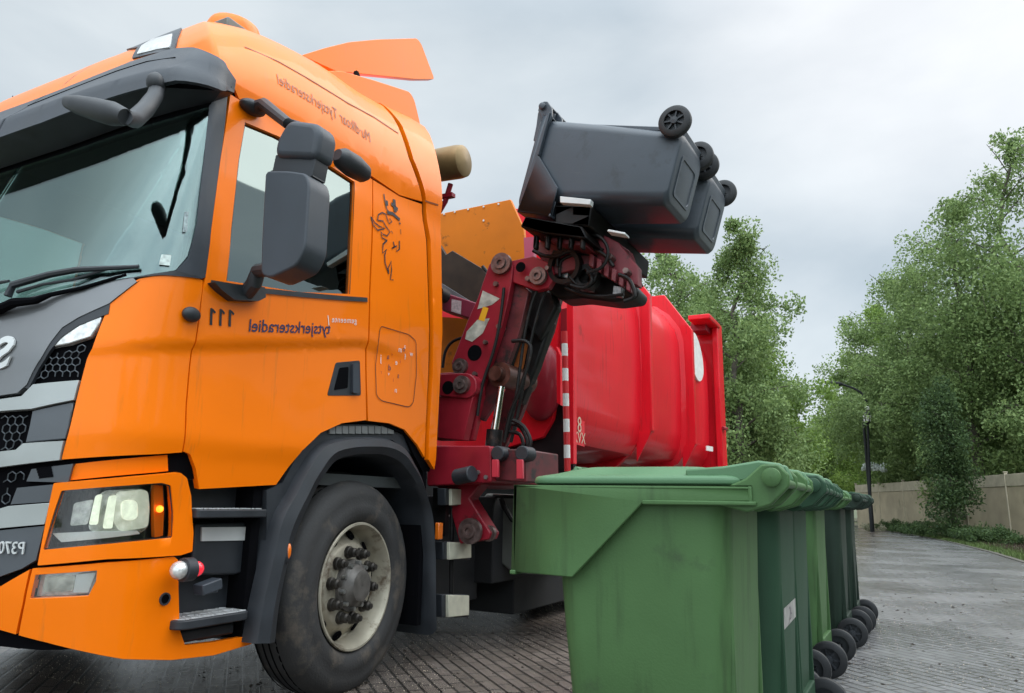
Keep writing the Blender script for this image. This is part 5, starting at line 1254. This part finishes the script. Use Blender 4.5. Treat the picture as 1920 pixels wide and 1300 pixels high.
rr_ = random.Random(5); cs = []; rd = []  # unseen wood, added for the tree line it puts in the door's reflections
for i in range(420):
    y = rr_.uniform(-14, 22); h = 5.2 + 1.5 * math.sin(y * .9) + 1.0 * math.sin(y * 2.3)
    cs.append((rr_.uniform(12, 16), y, rr_.uniform(.3, h))); rd.append(rr_.uniform(.7, 1.3))
wd_ = link('woodland', mesh_quads('woodland', leaves(cs, rd, 60, .45, .6, 77), LG)); tag(wd_, 'dense leafy wood, unseen, along the right-hand side of the street', kind='stuff', cat='woodland')
# ================================================================== WALL
WALLM = mat('wall_beige', (.37, .31, .21), .85, var=.18, vscale=1.5, bump=.3, bscale=25, dirt=((.16, .15, .09), .58, 1.2))
WPOST = mat('wall_post', (.42, .37, .27), .8, var=.15)
wl = thing('wall', 'beige rendered garden wall with posts and a capping panel', 'wall', (3.2, 28.6, 0)); WO = Vector(wl.location)
wpts = [Vector((5.9, 20.4, 0)), Vector((4.9, 23.1, 0)), Vector((3.95, 25.8, 0)), Vector((3.0, 28.5, 0)), Vector((2.05, 31.2, 0)), Vector((1.1, 33.8, 0)), Vector((.1, 36.4, 0)), Vector((-.9, 39.0, 0)), Vector((-2.0, 41.6, 0))]
for a, b in zip(wpts, wpts[1:]):
    d = b - a; L0 = d.length; d.normalize(); rotz = Matrix.Rotation(math.atan2(d.y, d.x), 3, 'Z')
    mid = (a + b) / 2; s_ = MB(); s_.box(mid + Vector((0, 0, .85)), (L0 - .06, .06, 1.7), rotz); s_.build('wall_panel', WALLM, wl, bevel=.01, origin=WO)
    s_ = MB(); s_.box(mid + Vector((0, 0, 1.90)), (L0 - .04, .09, .38), rotz); s_.build('top_panel', WPOST, wl, bevel=.01, origin=WO)
for a in wpts:
    s_ = MB(); s_.box(a + Vector((0, 0, 1.07)), (.10, .12, 2.14)); s_.box(a + Vector((0, 0, 2.16)), (.13, .15, .04)); s_.build('post', WPOST, wl, bevel=.01, origin=WO)

# ================================================================== STREET LAMPS
LAMPB = mat('lamp_black', (.010, .011, .012), .55, spec=.3)
lb_ = onY(1633, 960, 35); lt_ = onY(1627, 796, 35)
lamp = thing('lantern_post', 'short black post with a white paned lantern at the road edge', 'lantern', (lb_.x, 35, 0)); LO = Vector(lamp.location)
s_ = MB(); s_.tube([(lb_.x, 35, 0), (lb_.x, 35, 1.1), (lb_.x, 35, 1.15), (lt_.x * .6 + lb_.x * .4, 35, 3.0), (lt_.x, 35, lt_.z)], [.09, .09, .065, .055, .05], 12); s_.build('post', LAMPB, lamp, origin=LO)
c = Vector(lt_); s_ = MB(); s_.loft([[c + Vector((r_ * math.cos(a), r_ * math.sin(a), z)) for a in [2 * math.pi * k / 6 for k in range(6)]] for r_, z in ((.07, 0), (.13, .08), (.17, .40), (.20, .42), (.06, .55), (.03, .60))]); ln = s_.build('lantern_cage', LAMPB, lamp, origin=LO)
for k in range(6):
    a = 2 * math.pi * (k + .5) / 6; d = Vector((math.cos(a), math.sin(a), 0)); q = Vector((-d.y, d.x, 0)); s_ = MB()
    s_.add([c + d * .128 - q * .045 + Vector((0, 0, .12)), c + d * .128 + q * .045 + Vector((0, 0, .12)), c + d * .155 + q * .06 + Vector((0, 0, .38)), c + d * .155 - q * .06 + Vector((0, 0, .38))], [(0, 1, 2, 3)]); s_.build('pane', WHITE, ln, origin=LO)
s_ = MB(); s_.ball(c + Vector((.03, 0, .68)), .10); s_.build('globe', WHITE, lamp, origin=LO)
YL = 36.5
lt_ = onY(1624, 752, YL); lb2_ = onY(1633, 960, YL).x; lb_ = Vector((lt_.x + .25, YL + 4, 0))
lamp = thing('street_lamp', 'tall street lamp in the trees, its curved arm reaching over the road', 'street lamp', (lb2_, YL, 0)); LO = Vector(lamp.location)
s_ = MB(); s_.tube([(lb2_, YL, 0), (lb2_, YL, 3.0), (lb2_, YL, lt_.z - .9), (lt_.x + .06, YL, lt_.z - .35), lt_], [.07, .065, .06, .055, .05], 12); s_.build('post', LAMPB, lamp, origin=LO)
a1 = onY(1600, 728, YL); a2 = onY(1580, 721, YL); s_ = MB(); s_.tube([lt_, onY(1614, 736, YL), a1, a2], [.05, .05, .05, .05], 10); s_.build('arm', LAMPB, lamp, origin=LO)
h1 = onY(1541, 716, YL); s_ = MB(); s_.tube([a2, a2.lerp(h1, .15), a2.lerp(h1, .6), h1], [.06, .11, .10, .05], 10); s_.build('lamp_head', LAMPB, lamp, origin=LO)
